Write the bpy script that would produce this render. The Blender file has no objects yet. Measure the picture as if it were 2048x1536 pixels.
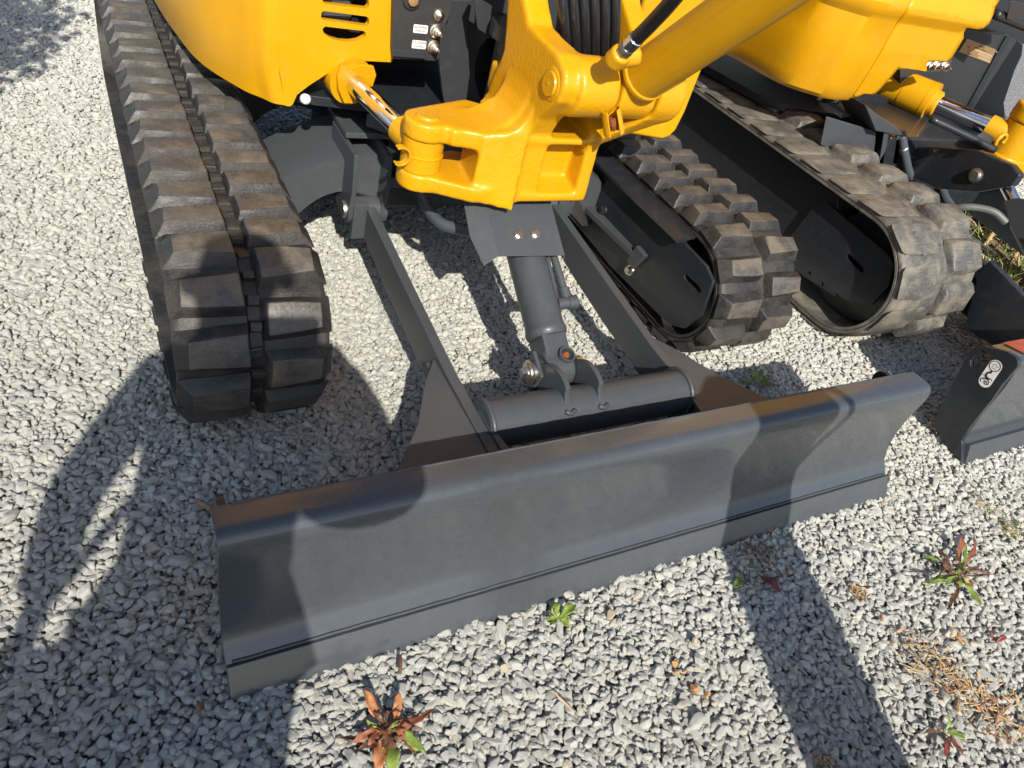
import bpy, bmesh, math, random
import numpy as np
from mathutils import Vector, Matrix, noise
from mathutils.geometry import tessellate_polygon
random.seed(7); rng = np.random.default_rng(7)
R = math.radians
sc = bpy.context.scene
col = sc.collection

# ------------------------------------------------------------------ camera, world, sun, exposure
FPX, CX, CY, CAMH = 1478.44, 1024.0, 768.0, 1.273
ROT = np.array([[0.87402184, -0.12748795, 0.46886314],
                [-0.4274003, -0.66071745, 0.61707491],
                [0.23111645, -0.73972919, -0.63196987]])
CAM = np.array([0.0, 0.0, CAMH])
cam = bpy.data.cameras.new('camera'); cam_o = bpy.data.objects.new('camera', cam); col.objects.link(cam_o)
m = Matrix.Identity(4)
for r in range(3):
    m[r][0] = ROT[r][0]; m[r][1] = -ROT[r][1]; m[r][2] = -ROT[r][2]; m[r][3] = CAM[r]
cam_o.matrix_world = m
cam.sensor_width = 36; cam.lens = FPX / 2048 * 36; cam.clip_start = .02; cam.clip_end = 900
sc.camera = cam_o

SUN = Vector((-.38, -1.25, 1.0)).normalized()
elev = math.asin(SUN.z); azim = math.atan2(SUN.x, SUN.y)
world = bpy.data.worlds.new('World'); sc.world = world; world.use_nodes = True
wn = world.node_tree.nodes; wl = world.node_tree.links
sky = wn.new('ShaderNodeTexSky'); sky.sky_type = 'NISHITA'; sky.sun_disc = False
sky.sun_elevation = elev; sky.sun_rotation = azim; sky.air_density = 1.0; sky.dust_density = 1.2; sky.altitude = 50
wl.new(sky.outputs[0], wn['Background'].inputs[0]); wn['Background'].inputs[1].default_value = .105
sun = bpy.data.lights.new('sun', 'SUN'); sun.energy = 4.4; sun.angle = R(.53); sun.color = (1, .925, .81)
sun_o = bpy.data.objects.new('sun', sun); col.objects.link(sun_o)
sun_o.rotation_euler = SUN.to_track_quat('Z', 'Y').to_euler(); sun_o.location = (-3, -9, 8)
vs = sc.view_settings; vs.view_transform = 'Standard'; vs.look = 'None'; vs.gamma = 1; vs.exposure = .71
vs.use_curve_mapping = False
sc.cycles.max_bounces = 6; sc.cycles.diffuse_bounces = 3; sc.cycles.glossy_bounces = 4; sc.cycles.caustics_reflective = False

# ------------------------------------------------------------------ measuring helpers (photograph point -> place on a known plane)
def U(px, py, x=None, y=None, z=None, d=None):
    v = ROT @ np.array([px - CX, py - CY, FPX])
    if d is not None: t = d / FPX
    elif z is not None: t = (z - CAM[2]) / v[2]
    elif x is not None: t = (x - CAM[0]) / v[0]
    else: t = (y - CAM[1]) / v[1]
    return CAM + t * v
def UYZ(pts, x): return [tuple(U(a, b, x=x)[1:]) for a, b in pts]
def UXZ(pts, y): return [tuple(U(a, b, y=y)[[0, 2]]) for a, b in pts]
def UXY(pts, z): return [tuple(U(a, b, z=z)[:2]) for a, b in pts]

# ------------------------------------------------------------------ materials
class NT:
    def __init__(s, name):
        s.m = bpy.data.materials.new(name); s.m.use_nodes = True
        s.n = s.m.node_tree.nodes; s.l = s.m.node_tree.links; s.b = s.n['Principled BSDF']
        s.tc = s.n.new('ShaderNodeTexCoord'); s.oi = s.n.new('ShaderNodeObjectInfo')
        a = s.n.new('ShaderNodeVectorMath'); a.operation = 'SCALE'; a.inputs[0].default_value = (37, 19, 53)
        s.l.new(s.oi.outputs['Random'], a.inputs['Scale'])
        b = s.n.new('ShaderNodeVectorMath'); b.operation = 'ADD'
        s.l.new(s.tc.outputs['Object'], b.inputs[0]); s.l.new(a.outputs[0], b.inputs[1]); s.co = b.outputs[0]
    def noise(s, scale, detail=4, rough=.55, co=None, dist=0, stretch=None):
        n = s.n.new('ShaderNodeTexNoise'); n.inputs['Scale'].default_value = scale
        n.inputs['Detail'].default_value = detail; n.inputs['Roughness'].default_value = rough
        n.inputs['Distortion'].default_value = dist
        src = co or s.co
        if stretch:
            mp = s.n.new('ShaderNodeMapping'); mp.inputs['Scale'].default_value = stretch
            s.l.new(src, mp.inputs[0]); src = mp.outputs[0]
        s.l.new(src, n.inputs['Vector']); return n.outputs['Fac']
    def vor(s, scale, feature='F1'):
        n = s.n.new('ShaderNodeTexVoronoi'); n.inputs['Scale'].default_value = scale; n.feature = feature
        s.l.new(s.co, n.inputs['Vector']); return n.outputs['Distance'], n.outputs.get('Color')
    def ramp(s, fac, stops):
        r = s.n.new('ShaderNodeValToRGB'); e = r.color_ramp.elements
        while len(e) < len(stops): e.new(.5)
        for k, (p, c) in enumerate(stops):
            e[k].position = p
            e[k].color = (c, c, c, 1) if isinstance(c, (int, float)) else (*c, 1)
        s.l.new(fac, r.inputs[0]); return r.outputs[0]
    def mix(s, fac, a, b, mode='MIX'):
        x = s.n.new('ShaderNodeMix'); x.data_type = 'RGBA'; x.blend_type = mode
        for k, v in ((0, fac), (6, a), (7, b)):
            if isinstance(v, (int, float)): x.inputs[k].default_value = v
            elif isinstance(v, tuple): x.inputs[k].default_value = (*v, 1)
            else: s.l.new(v, x.inputs[k])
        return x.outputs[2]
    def math(s, op, a, b=0, c=0):
        x = s.n.new('ShaderNodeMath'); x.operation = op
        for k, v in enumerate((a, b, c)):
            if isinstance(v, (int, float)): x.inputs[k].default_value = v
            else: s.l.new(v, x.inputs[k])
        return x.outputs[0]
    def bump(s, h, dist=.001, strength=1.0, prev=None):
        x = s.n.new('ShaderNodeBump'); x.inputs['Distance'].default_value = dist; x.inputs['Strength'].default_value = strength
        s.l.new(h, x.inputs['Height'])
        if prev: s.l.new(prev, x.inputs['Normal'])
        return x.outputs[0]
    def set(s, **k):
        for key, v in k.items():
            i = s.b.inputs[key.replace('_', ' ')]
            if hasattr(v, 'links') or isinstance(v, bpy.types.NodeSocket): s.l.new(v, i)
            elif isinstance(v, tuple): i.default_value = (*v, 1) if len(v) == 3 else v
            else: i.default_value = v
        return s.m

def paint(name, c, rough=.3, coat=.4, cast=0.0, dust=.25, dustc=(.30, .25, .18), peel=.00012):
    t = NT(name)
    big = t.noise(5, 5); fine = t.noise(160, 3); mid = t.noise(34, 6, .65)
    c2 = t.mix(t.ramp(big, [(.3, 0.0), (.7, 1.0)]), tuple(x * .93 for x in c), tuple(min(1, x * 1.05) for x in c))
    d = t.math('MULTIPLY', t.ramp(mid, [(.52, 0.0), (.8, 1.0)]), dust)
    c3 = t.mix(d, c2, dustc)
    sc_ = t.noise(9, 8, .7, stretch=(1, 1, 14))
    rr = t.math('ADD', t.math('MULTIPLY', mid, .22), rough - .08)
    rr = t.math('ADD', rr, t.math('MULTIPLY', t.ramp(sc_, [(.62, 0.0), (.75, 1.0)]), .12))
    c3 = t.mix(t.math('MULTIPLY', t.ramp(t.noise(230, 2), [(.70, 0.0), (.74, 1.0)]), .5), c3, dustc)
    nb = t.bump(fine, peel, 1)
    if cast: nb = t.bump(t.noise(110, 4, .6), cast, 1, nb)
    return t.set(Base_Color=c3, Roughness=rr, Coat_Weight=coat, Coat_Roughness=.13, Normal=nb, Specular_IOR_Level=.36)

YEL = paint('yellow_gloss_paint', (.55, .275, .003), .32, .16, dust=.12, dustc=(.6, .36, .10))
YELC = paint('yellow_cast_paint', (.55, .272, .003), .31, .2, cast=.0014, dust=.12, dustc=(.55, .33, .10))
GREY = paint('dark_grey_paint', (.050, .056, .063), .40, .10, dust=.10, dustc=(.17, .16, .14))
BLADEM = paint('blade_grey_paint', (.048, .055, .063), .25, .5, dust=.14, dustc=(.13, .13, .12), peel=.0002)
DARK = paint('frame_black_paint', (.015, .018, .023), .38, .3, dust=.3, dustc=(.075, .068, .058))
PANEL = paint('charcoal_panel_paint', (.028, .031, .035), .45, .1, dust=.15, dustc=(.11, .10, .09))

def rubber(name, base, top, tan, amt, st=.45):
    t = NT(name)
    big = t.noise(14, 6, .6); fine = t.noise(120, 5, .7); streak = t.noise(60, 4, .7, stretch=(.25, 3, 1)); grit = t.noise(420, 2)
    c = t.mix(t.ramp(fine, [(.3, 0.0), (.75, 1.0)]), base, top)
    c = t.mix(t.math('MULTIPLY', t.ramp(big, [(.42, 0.0), (.68, 1.0)]), amt), c, tan)
    c = t.mix(t.math('MULTIPLY', t.ramp(streak, [(.55, 0.0), (.72, 1.0)]), st), c, tuple(x * 1.6 for x in top))
    c = t.mix(t.ramp(grit, [(.66, 0.0), (.76, .5)]), c, (.28, .25, .21))
    nb = t.bump(fine, .0012); nb = t.bump(streak, .001, 1, nb)
    return t.set(Base_Color=c, Roughness=t.ramp(big, [(.35, .36), (.65, .75)]), Normal=nb, Specular_IOR_Level=.5)
RUB = rubber('black_track_rubber', (.009, .009, .010), (.030, .029, .028), (.075, .062, .046), .35)
RUBT = rubber('worn_lug_rubber', (.030, .029, .028), (.085, .077, .067), (.155, .127, .09), .75, .55)
RUBD = rubber('muddy_track_rubber', (.040, .040, .039), (.115, .112, .105), (.25, .22, .16), .55, .8)

def metal(name, c, rough, scratch=.3):
    t = NT(name)
    n = t.noise(80, 4, .7, stretch=(1, 1, 6))
    return t.set(Base_Color=t.mix(n, tuple(x * .8 for x in c), c), Metallic=1.0, Roughness=t.math('ADD', t.math('MULTIPLY', n, scratch * .3), rough),
                 Normal=t.bump(t.noise(300, 2), .0001))
CHROME = metal('chromed_rod', (.85, .85, .87), .04, .25)
ZINC = metal('zinc_plated_steel', (.72, .68, .60), .25)
STEEL = metal('dull_steel', (.42, .40, .37), .38)

def simple(name, c, rough=.6, bumpd=0, sc_=80, var=.25, **k):
    t = NT(name)
    n = t.noise(sc_, 4)
    return t.set(Base_Color=t.mix(n, tuple(x * (1 - var) for x in c), tuple(min(1, x * (1 + var)) for x in c)), Roughness=rough,
                 **({'Normal': t.bump(n, bumpd)} if bumpd else {}), **k)
HOSE = simple('black_hose_rubber', (.012, .012, .013), .24, .0003, 200)
CONDUIT = simple('blue_grey_hose_sleeve', (.055, .068, .082), .5, .0004, 220)
CONDUITL = simple('pale_grey_hose_sleeve', (.10, .11, .108), .5, .0004, 220)
STICK = simple('white_sticker', (.72, .71, .68), .4, var=.04)
PRINT = simple('black_print', (.02, .02, .02), .6, var=.1)
PRINTW = simple('white_print', (.6, .6, .58), .6, var=.1)
BRONZE = simple('gold_nameplate', (.42, .27, .13), .38, 0, 60, .15, Metallic=.55)
REDP = simple('worn_red_paint', (.36, .075, .03), .5, .0004, 30, .4)
RUST = simple('rusty_residue', (.20, .055, .012), .9, .002, 200, .6)
WOOD = simple('weathered_timber', (.20, .155, .10), .8, .002, 40, .35)
WEATHER = simple('black_seal_and_hole', (.012, .012, .013), .6)

def stone_mat():
    t = NT('crushed_limestone')
    r = t.oi.outputs['Random']
    base = t.ramp(r, [(0, (.45, .46, .43)), (.18, (.54, .55, .505)), (.5, (.59, .598, .545)), (.8, (.62, .625, .565)), (.94, (.66, .66, .59)), (.975, (.62, .55, .42)), (1, (.49, .49, .46))])
    f = t.noise(130, 6, .7); v = t.noise(55, 5, .6, dist=1.5)
    c = t.mix(t.ramp(f, [(.40, 0.0), (.56, 1.0)]), t.mix(.62, base, (.33, .34, .325)), base)
    c = t.mix(t.math('MULTIPLY', t.ramp(v, [(.56, 0.0), (.66, 1.0)]), .55), c, (.80, .79, .75))
    c = t.mix(t.math('MULTIPLY', t.ramp(t.noise(300, 2), [(.62, 0.0), (.72, 1.0)]), .6), c, (.12, .12, .12))
    nb = t.bump(f, .0022); nb = t.bump(t.noise(420, 3), .0006, 1, nb)
    return t.set(Base_Color=c, Roughness=.85, Normal=nb, Specular_IOR_Level=.3)
STONE = stone_mat()
t = NT('ground_stone_dust')
d1, c1 = t.vor(55); f = t.noise(160, 5)
GROUND = t.set(Base_Color=t.mix(t.ramp(d1, [(.05, 1.0), (.55, 0.0)]), (.16, .16, .158), t.mix(f, (.34, .34, .325), (.58, .575, .55))), Roughness=.9,
               Normal=t.bump(t.ramp(d1, [(0, 1.0), (.6, 0.0)]), .008))
ORST = simple('orange_stained_stone', (.55, .27, .09), .85, .0015, 120, .45)

def leafm(name, c, c2, rough=.5):
    t = NT(name); n = t.noise(50, 5, .65)
    return t.set(Base_Color=t.mix(t.ramp(n, [(.35, 0.0), (.65, 1.0)]), c, c2), Roughness=rough, Normal=t.bump(t.noise(140, 3), .001),
                 Subsurface_Weight=0.0, Transmission_Weight=0.0)
LGREEN = leafm('green_weed_leaf', (.10, .16, .025), (.22, .28, .05))
LRED = leafm('dried_red_leaf', (.13, .035, .02), (.28, .10, .045))
LMAR = leafm('maroon_leaf', (.10, .018, .015), (.20, .045, .03))
LORG = leafm('orange_withered_leaf', (.30, .09, .03), (.48, .24, .10))
LBRN = leafm('brown_dead_leaf', (.06, .03, .016), (.15, .07, .035))
STRAW = leafm('dry_straw', (.36, .24, .11), (.50, .36, .18), .8)
GRASSM = leafm('grass_blade', (.08, .13, .02), (.17, .22, .05))

# ------------------------------------------------------------------ mesh helpers
def link(name, me, mat, parent=None, smooth=None, bevel=0, seg=2, kind=None):
    o = bpy.data.objects.new(name, me); col.objects.link(o)
    if mat: me.materials.append(mat)
    if parent is not None:
        o.parent = parent
        if parent.type == 'EMPTY': o.matrix_parent_inverse = Matrix.Translation(-parent.location)
    if bevel:
        b = o.modifiers.new('bevel', 'BEVEL'); b.width = bevel; b.segments = seg; b.limit_method = 'ANGLE'; b.angle_limit = R(35)
        b.harden_normals = True
        if smooth is None: smooth = 40
    if smooth is not None:
        me.polygons.foreach_set('use_smooth', [True] * len(me.polygons))
        if smooth < 180: me.set_sharp_from_angle(angle=R(smooth))
    if kind: o['kind'] = kind
    return o
class MB:
    def __init__(s): s.v = []; s.f = []
    def add(s, v, f):
        k = len(s.v); s.v += [tuple(map(float, p)) for p in v]; s.f += [tuple(i + k for i in q) for q in f]; return s
    def mesh(s, name='m', merge=True):
        me = bpy.data.meshes.new(name); me.from_pydata(s.v, [], s.f); me.update()
        bm = bmesh.new(); bm.from_mesh(me)
        bmesh.ops.recalc_face_normals(bm, faces=bm.faces); bm.to_mesh(me); bm.free(); return me
    def obj(s, name, mat, parent=None, **k): return link(name, s.mesh(name), mat, parent, **k)
    def prism(s, ax, pts, c0, c1, holes=()):
        """outline in the two other axes, extruded along ax from c0 to c1"""
        def P(p, c):
            return (c, p[0], p[1]) if ax == 'x' else (p[0], c, p[1]) if ax == 'y' else (p[0], p[1], c)
        loops = [list(pts)] + [list(h) for h in holes]
        flat = [p for l in loops for p in l]
        tri = tessellate_polygon([[Vector((p[0], p[1], 0)) for p in l] for l in loops])
        n = len(flat); v = [P(p, c0) for p in flat] + [P(p, c1) for p in flat]
        if not holes:
            f = [tuple(range(n)), tuple(range(2 * n - 1, n - 1, -1))]
        else:
            f = [tuple(q) for q in tri] + [tuple(i + n for i in reversed(q)) for q in tri]
        k = 0
        for l in loops:
            L = len(l)
            for i in range(L):
                a, b = k + i, k + (i + 1) % L
                f.append((a, b, b + n, a + n))
            k += L
        return s.add(v, f)
    def box(s, a, b):
        x0, y0, z0 = a; x1, y1, z1 = b
        v = [(x, y, z) for x in (x0, x1) for y in (y0, y1) for z in (z0, z1)]
        return s.add(v, [(0, 1, 3, 2), (4, 6, 7, 5), (0, 4, 5, 1), (2, 3, 7, 6), (0, 2, 6, 4), (1, 5, 7, 3)])
    def hexa(s, v):
        """8 corners: 4 of one face in order, then the 4 opposite"""
        return s.add(v, [(0, 1, 2, 3), (7, 6, 5, 4), (0, 4, 5, 1), (1, 5, 6, 2), (2, 6, 7, 3), (3, 7, 4, 0)])
    def rev(s, p0, p1, prof, n=28):
        """lathe: prof = [(t along p0->p1 in metres or fraction, r)]"""
        p0 = Vector(p0); p1 = Vector(p1); d = p1 - p0; L = d.length; d.normalize()
        a = d.orthogonal().normalized(); b = d.cross(a); v = []; f = []
        for tt, r in prof:
            c = p0 + d * (tt * L)
            for k in range(n):
                w = 2 * math.pi * k / n; v.append(c + (a * math.cos(w) + b * math.sin(w)) * max(r, 1e-5))
        for j in range(len(prof) - 1):
            for k in range(n):
                k2 = (k + 1) % n; f.append((j * n + k, j * n + k2, (j + 1) * n + k2, (j + 1) * n + k))
        f.append(tuple(range(n))[::-1]); f.append(tuple((len(prof) - 1) * n + k for k in range(n)))
        return s.add(v, f)
    def cyl(s, p0, p1, r, n=28): return s.rev(p0, p1, [(0, r), (1, r)], n)
    def tube(s, pts, r, n=14, res=8, corr=0.0, pitch=.006):
        P = [Vector(p) for p in pts]; S = []
        if len(P) > 2:
            Q = [P[0] * 2 - P[1]] + P + [P[-1] * 2 - P[-2]]
            for i in range(1, len(Q) - 2):
                for k in range(res):
                    t_ = k / res; a, b, c, d = Q[i - 1], Q[i], Q[i + 1], Q[i + 2]
                    S.append(.5 * ((2 * b) + (c - a) * t_ + (2 * a - 5 * b + 4 * c - d) * t_ ** 2 + (3 * b - a - 3 * c + d) * t_ ** 3))
            S.append(P[-1])
        else: S = P
        if corr:
            T = [S[0]]
            for i in range(len(S) - 1):
                L = (S[i + 1] - S[i]).length; kk = max(1, int(L / (pitch / 2)))
                for k in range(1, kk + 1): T.append(S[i].lerp(S[i + 1], k / kk))
            S = T
        v = []; f = []; nrm = None
        for i, p in enumerate(S):
            tg = (S[min(i + 1, len(S) - 1)] - S[max(i - 1, 0)]).normalized()
            nrm = tg.orthogonal().normalized() if nrm is None else (nrm - tg * nrm.dot(tg)).normalized()
            bn = tg.cross(nrm); rr = r(i / (len(S) - 1)) if callable(r) else r * (1 - corr * (i % 2))
            for k in range(n):
                w = 2 * math.pi * k / n; v.append(p + (nrm * math.cos(w) + bn * math.sin(w)) * rr)
        for j in range(len(S) - 1):
            for k in range(n):
                k2 = (k + 1) % n; f.append((j * n + k, j * n + k2, (j + 1) * n + k2, (j + 1) * n + k))
        f.append(tuple(range(n))[::-1]); f.append(tuple((len(S) - 1) * n + k for k in range(n)))
        return s.add(v, f)

def root(name, label, cat, loc, group=None):
    o = bpy.data.objects.new(name, None); col.objects.link(o); o.location = loc; o.empty_display_size = .1
    o['label'] = label; o['category'] = cat
    if group: o['group'] = group
    return o
def cast_obj(name, mb, mat, parent, voxel=.005, smooth=8):
    """overlapping solids fused into one casting with soft fillets"""
    o = mb.obj(name, mat, parent)
    r_ = o.modifiers.new('fuse', 'REMESH'); r_.mode = 'VOXEL'; r_.voxel_size = voxel; r_.use_smooth_shade = True
    s_ = o.modifiers.new('soften', 'SMOOTH'); s_.iterations = smooth; s_.factor = .5
    return o
def arc(cx, cy, r, a0, a1, n):
    return [(cx + r * math.cos(R(a0 + (a1 - a0) * k / n)), cy + r * math.sin(R(a0 + (a1 - a0) * k / n))) for k in range(n + 1)]
def hexbolt(name, p, d, r, parent, mat=ZINC, h=None, flange=1.35):
    p = Vector(p); d = Vector(d).normalized(); h = h or r * .9
    mb = MB(); mb.rev(p - d * .002, p + d * h * .35, [(0, r * flange), (1, r * flange * .95)], 24)
    a = d.orthogonal().normalized(); b = d.cross(a); v = []
    for z_, rr in ((h * .35, r), (h * 1.1, r), (h * 1.25, r * .86)):
        for k in range(6):
            w = k * math.pi / 3 + .4; v.append(p + d * z_ + (a * math.cos(w) + b * math.sin(w)) * rr)
    f = [(k + 6 * j, (k + 1) % 6 + 6 * j, (k + 1) % 6 + 6 * j + 6, k + 6 * j + 6) for j in (0, 1) for k in range(6)] + [tuple(range(12, 18))]
    mb.add(v, f)
    return mb.obj(name, mat, parent)

# ------------------------------------------------------------------ ground and gravel
mb = MB(); N = 60
xs = np.concatenate([np.linspace(-400, -3, 8), np.linspace(-2.5, 7, 50), np.linspace(8, 400, 8)])
ys = np.concatenate([np.linspace(-400, -3, 8), np.linspace(-2.5, 9, 50), np.linspace(10, 400, 8)])
v = [(x, y, -.016 + (0.004 * noise.noise(Vector((x * 1.3, y * 1.3, 0))) if abs(x) < 8 and abs(y) < 9 else 0)) for y in ys for x in xs]
nx = len(xs); f = [(j * nx + i, j * nx + i + 1, (j + 1) * nx + i + 1, (j + 1) * nx + i) for j in range(len(ys) - 1) for i in range(nx - 1)]
g = MB().add(v, f).obj('ground', GROUND); g['kind'] = 'structure'

def stone_mesh(k, elong):
    rr = random.Random(100 + k); bm = bmesh.new()
    for i in range(15):
        z_ = rr.uniform(-1, 1); w = rr.uniform(0, 6.283); q = math.sqrt(1 - z_ * z_); s_ = rr.uniform(.86, 1.06)
        bm.verts.new((q * math.cos(w) * elong * s_, q * math.sin(w) * .86 * s_, z_ * .66 * s_))
    res = bmesh.ops.convex_hull(bm, input=bm.verts)
    bmesh.ops.delete(bm, geom=[e for e in res['geom_interior'] if isinstance(e, bmesh.types.BMVert)], context='VERTS')
    bmesh.ops.dissolve_limit(bm, angle_limit=R(14), verts=bm.verts, edges=bm.edges)
    bmesh.ops.bevel(bm, geom=bm.edges[:] + bm.verts[:], offset=.075, segments=1, profile=.6, affect='EDGES')
    bmesh.ops.triangulate(bm, faces=bm.faces)
    for v_ in bm.verts: v_.co += Vector(noise.noise_vector(v_.co * 2.2 + Vector((k, 0, 0)))) * .05
    me = bpy.data.meshes.new('stone'); bm.to_mesh(me); bm.free(); me.materials.append(STONE); return me
pile = bpy.data.collections.new('stone_kinds')
for k in range(16):
    o = bpy.data.objects.new('stone_%02d' % k, stone_mesh(k, random.choice([1.0, 1.15, 1.35, 1.6]))); pile.objects.link(o)

def in_view(P, mx, my):
    v_ = (P - CAM) @ ROT
    u = v_[:, 0] / v_[:, 2] * FPX + CX; w = v_[:, 1] / v_[:, 2] * FPX + CY
    return (v_[:, 2] > .2) & (u > -mx) & (u < 2048 + mx) & (w > -my) & (w < 1536 + my)
def layer(sp, z, smin, smax, flat, jit=.34, x0=-1.6, x1=6.2, y0=-.9, y1=7.0):
    ny = int((y1 - y0) / (sp * .866)); nx_ = int((x1 - x0) / sp)
    gx, gy = np.meshgrid(np.arange(nx_), np.arange(ny))
    X = x0 + (gx + .5 * (gy % 2)) * sp; Y = y0 + gy * sp * .866
    P = np.stack([X.ravel(), Y.ravel(), np.full(X.size, z)], 1)
    P[:, :2] += rng.uniform(-jit, jit, (len(P), 2)) * sp
    P[:, 2] += rng.normal(0, .0022, len(P))
    P = P[in_view(P, 620, 520)]
    far = np.hypot(P[:, 0], P[:, 1]) > 5.2
    P = P[~far | (rng.random(len(P)) < .55)]
    n = len(P); S = np.exp(rng.normal(math.log(math.sqrt(smin * smax)), .26, n)).clip(smin * .8, smax * 1.25)
    Rt = np.stack([rng.normal(0, flat, n), rng.normal(0, flat, n), rng.uniform(0, 6.283, n)], 1)
    return P, S, Rt
Ls = [layer(.0122, -.0090, .0064, .0096, .32), layer(.0150, -.0040, .0070, .0112, .28), layer(.0235, .0000, .0076, .0118, .24), layer(.075, .0010, .0098, .0145, .20)]
P = np.concatenate([l[0] for l in Ls]); S = np.concatenate([l[1] for l in Ls]); Rt = np.concatenate([l[2] for l in Ls])
P[:, 2] += np.array([.006 * noise.noise(Vector((x * 3, y * 3, 0))) for x, y in P[:, :2]])
print('STONES', len(P))
me = bpy.data.meshes.new('gravel'); me.vertices.add(len(P)); me.vertices.foreach_set('co', P.astype(np.float32).ravel())
a = me.attributes.new('rot', 'FLOAT_VECTOR', 'POINT'); a.data.foreach_set('vector', Rt.astype(np.float32).ravel())
a = me.attributes.new('siz', 'FLOAT', 'POINT'); a.data.foreach_set('value', S.astype(np.float32))
a = me.attributes.new('pick', 'INT', 'POINT'); a.data.foreach_set('value', rng.integers(0, 16, len(P)).astype(np.int32))
gravel = bpy.data.objects.new('gravel', me); col.objects.link(gravel); gravel['kind'] = 'stuff'
gravel['label'] = 'pale grey crushed stone gravel covering the whole yard'; me.materials.append(STONE)
ng = bpy.data.node_groups.new('scatter', 'GeometryNodeTree')
ng.interface.new_socket('Geometry', in_out='INPUT', socket_type='NodeSocketGeometry')
ng.interface.new_socket('Geometry', in_out='OUTPUT', socket_type='NodeSocketGeometry')
gi = ng.nodes.new('NodeGroupInput'); go = ng.nodes.new('NodeGroupOutput')
ci = ng.nodes.new('GeometryNodeCollectionInfo'); ci.inputs['Collection'].default_value = pile
ci.inputs['Separate Children'].default_value = True; ci.inputs['Reset Children'].default_value = True
iop = ng.nodes.new('GeometryNodeInstanceOnPoints'); iop.inputs['Pick Instance'].default_value = True
def attr(nm, ty):
    n_ = ng.nodes.new('GeometryNodeInputNamedAttribute'); n_.data_type = ty; n_.inputs[0].default_value = nm; return n_.outputs[0]
ng.links.new(gi.outputs[0], iop.inputs['Points']); ng.links.new(ci.outputs[0], iop.inputs['Instance'])
ng.links.new(attr('pick', 'INT'), iop.inputs['Instance Index']); ng.links.new(attr('rot', 'FLOAT_VECTOR'), iop.inputs['Rotation'])
ng.links.new(attr('siz', 'FLOAT'), iop.inputs['Scale']); ng.links.new(iop.outputs[0], go.inputs[0])
md = gravel.modifiers.new('scatter', 'NODES'); md.node_group = ng

# ------------------------------------------------------------------ rubber tracks
def path_fn(yf, yr, zc, r):
    L1 = yr - yf; L2 = math.pi * r; T = 2 * L1 + 2 * L2
    def fn(s):
        s %= T
        if s < L1: return Vector((0, yr - s, zc + r)), Vector((0, -1, 0)), Vector((0, 0, 1))
        s -= L1
        if s < L2:
            a = s / r; return Vector((0, yf - r * math.sin(a), zc + r * math.cos(a))), Vector((0, -math.cos(a), -math.sin(a))), Vector((0, -math.sin(a), math.cos(a)))
        s -= L2
        if s < L1: return Vector((0, yf + s, zc - r)), Vector((0, 1, 0)), Vector((0, 0, -1))
        s -= L1; a = s / r
        return Vector((0, yr + r * math.sin(a), zc - r * math.cos(a))), Vector((0, math.cos(a), math.sin(a))), Vector((0, math.sin(a), -math.cos(a)))
    return fn, T
def lug_mesh(name, w, h, lin, lout, seed, bev, rough, mats, step=0, sh=.012):
    """lug lying along x from the centre gap (x=0) to the outer edge (x=w); y along the belt, z outwards"""
    rr = random.Random(seed); j = lambda a=.0018: rr.uniform(-a, a)
    bm = bmesh.new(); e = h * .42
    top = [(.004 + j(), -lin / 2 + j(), h), (w * .45 + j(), -lin / 2 + .003 + j(), h), (w - sh + j(), -lout / 2 + j(), h),
           (w - sh + .003 + j(), lout / 2 + j(), h - .001), (w * .5 + j(.004), lin / 2 - .002 + step + j(), h), (.004 + j(), lin / 2 + j(), h)]
    bot = [(-.002, -lin / 2 - e, -.004), (w * .45, -lin / 2 - e * .9, -.004), (w + .001, -lout / 2 - e * 1.1, -.008),
           (w + .001, lout / 2 + e * 1.1, -.008), (w * .5, lin / 2 + e * .9 + step, -.004), (-.002, lin / 2 + e, -.004)]
    T = [bm.verts.new(p) for p in top]; B = [bm.verts.new(p) for p in bot]
    ft = bm.faces.new(T); bm.faces.new(B[::-1])
    for i in range(6): bm.faces.new((B[i], B[(i + 1) % 6], T[(i + 1) % 6], T[i]))
    bmesh.ops.recalc_face_normals(bm, faces=bm.faces)
    bmesh.ops.bevel(bm, geom=[e_ for e_ in bm.edges if max(v_.co.z for v_ in e_.verts) > 0], offset=bev, segments=2, profile=.55, affect='EDGES')
    if rough:
        bmesh.ops.triangulate(bm, faces=bm.faces); bmesh.ops.subdivide_edges(bm, edges=bm.edges, cuts=1, use_grid_fill=True)
        for v_ in bm.verts: v_.co += Vector(noise.noise_vector(v_.co * 55 + Vector((seed, 0, 0)))) * rough
    bm.normal_update()
    for f_ in bm.faces: f_.material_index = 1 if f_.normal.z > .93 and f_.calc_center_median().z > h * .8 else 0
    me_ = bpy.data.meshes.new(name); bm.to_mesh(me_); bm.free()
    for m_ in mats: me_.materials.append(m_)
    me_.polygons.foreach_set('use_smooth', [True] * len(me_.polygons)); me_.set_sharp_from_angle(angle=R(38 if not rough else 60))
    return me_
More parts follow.
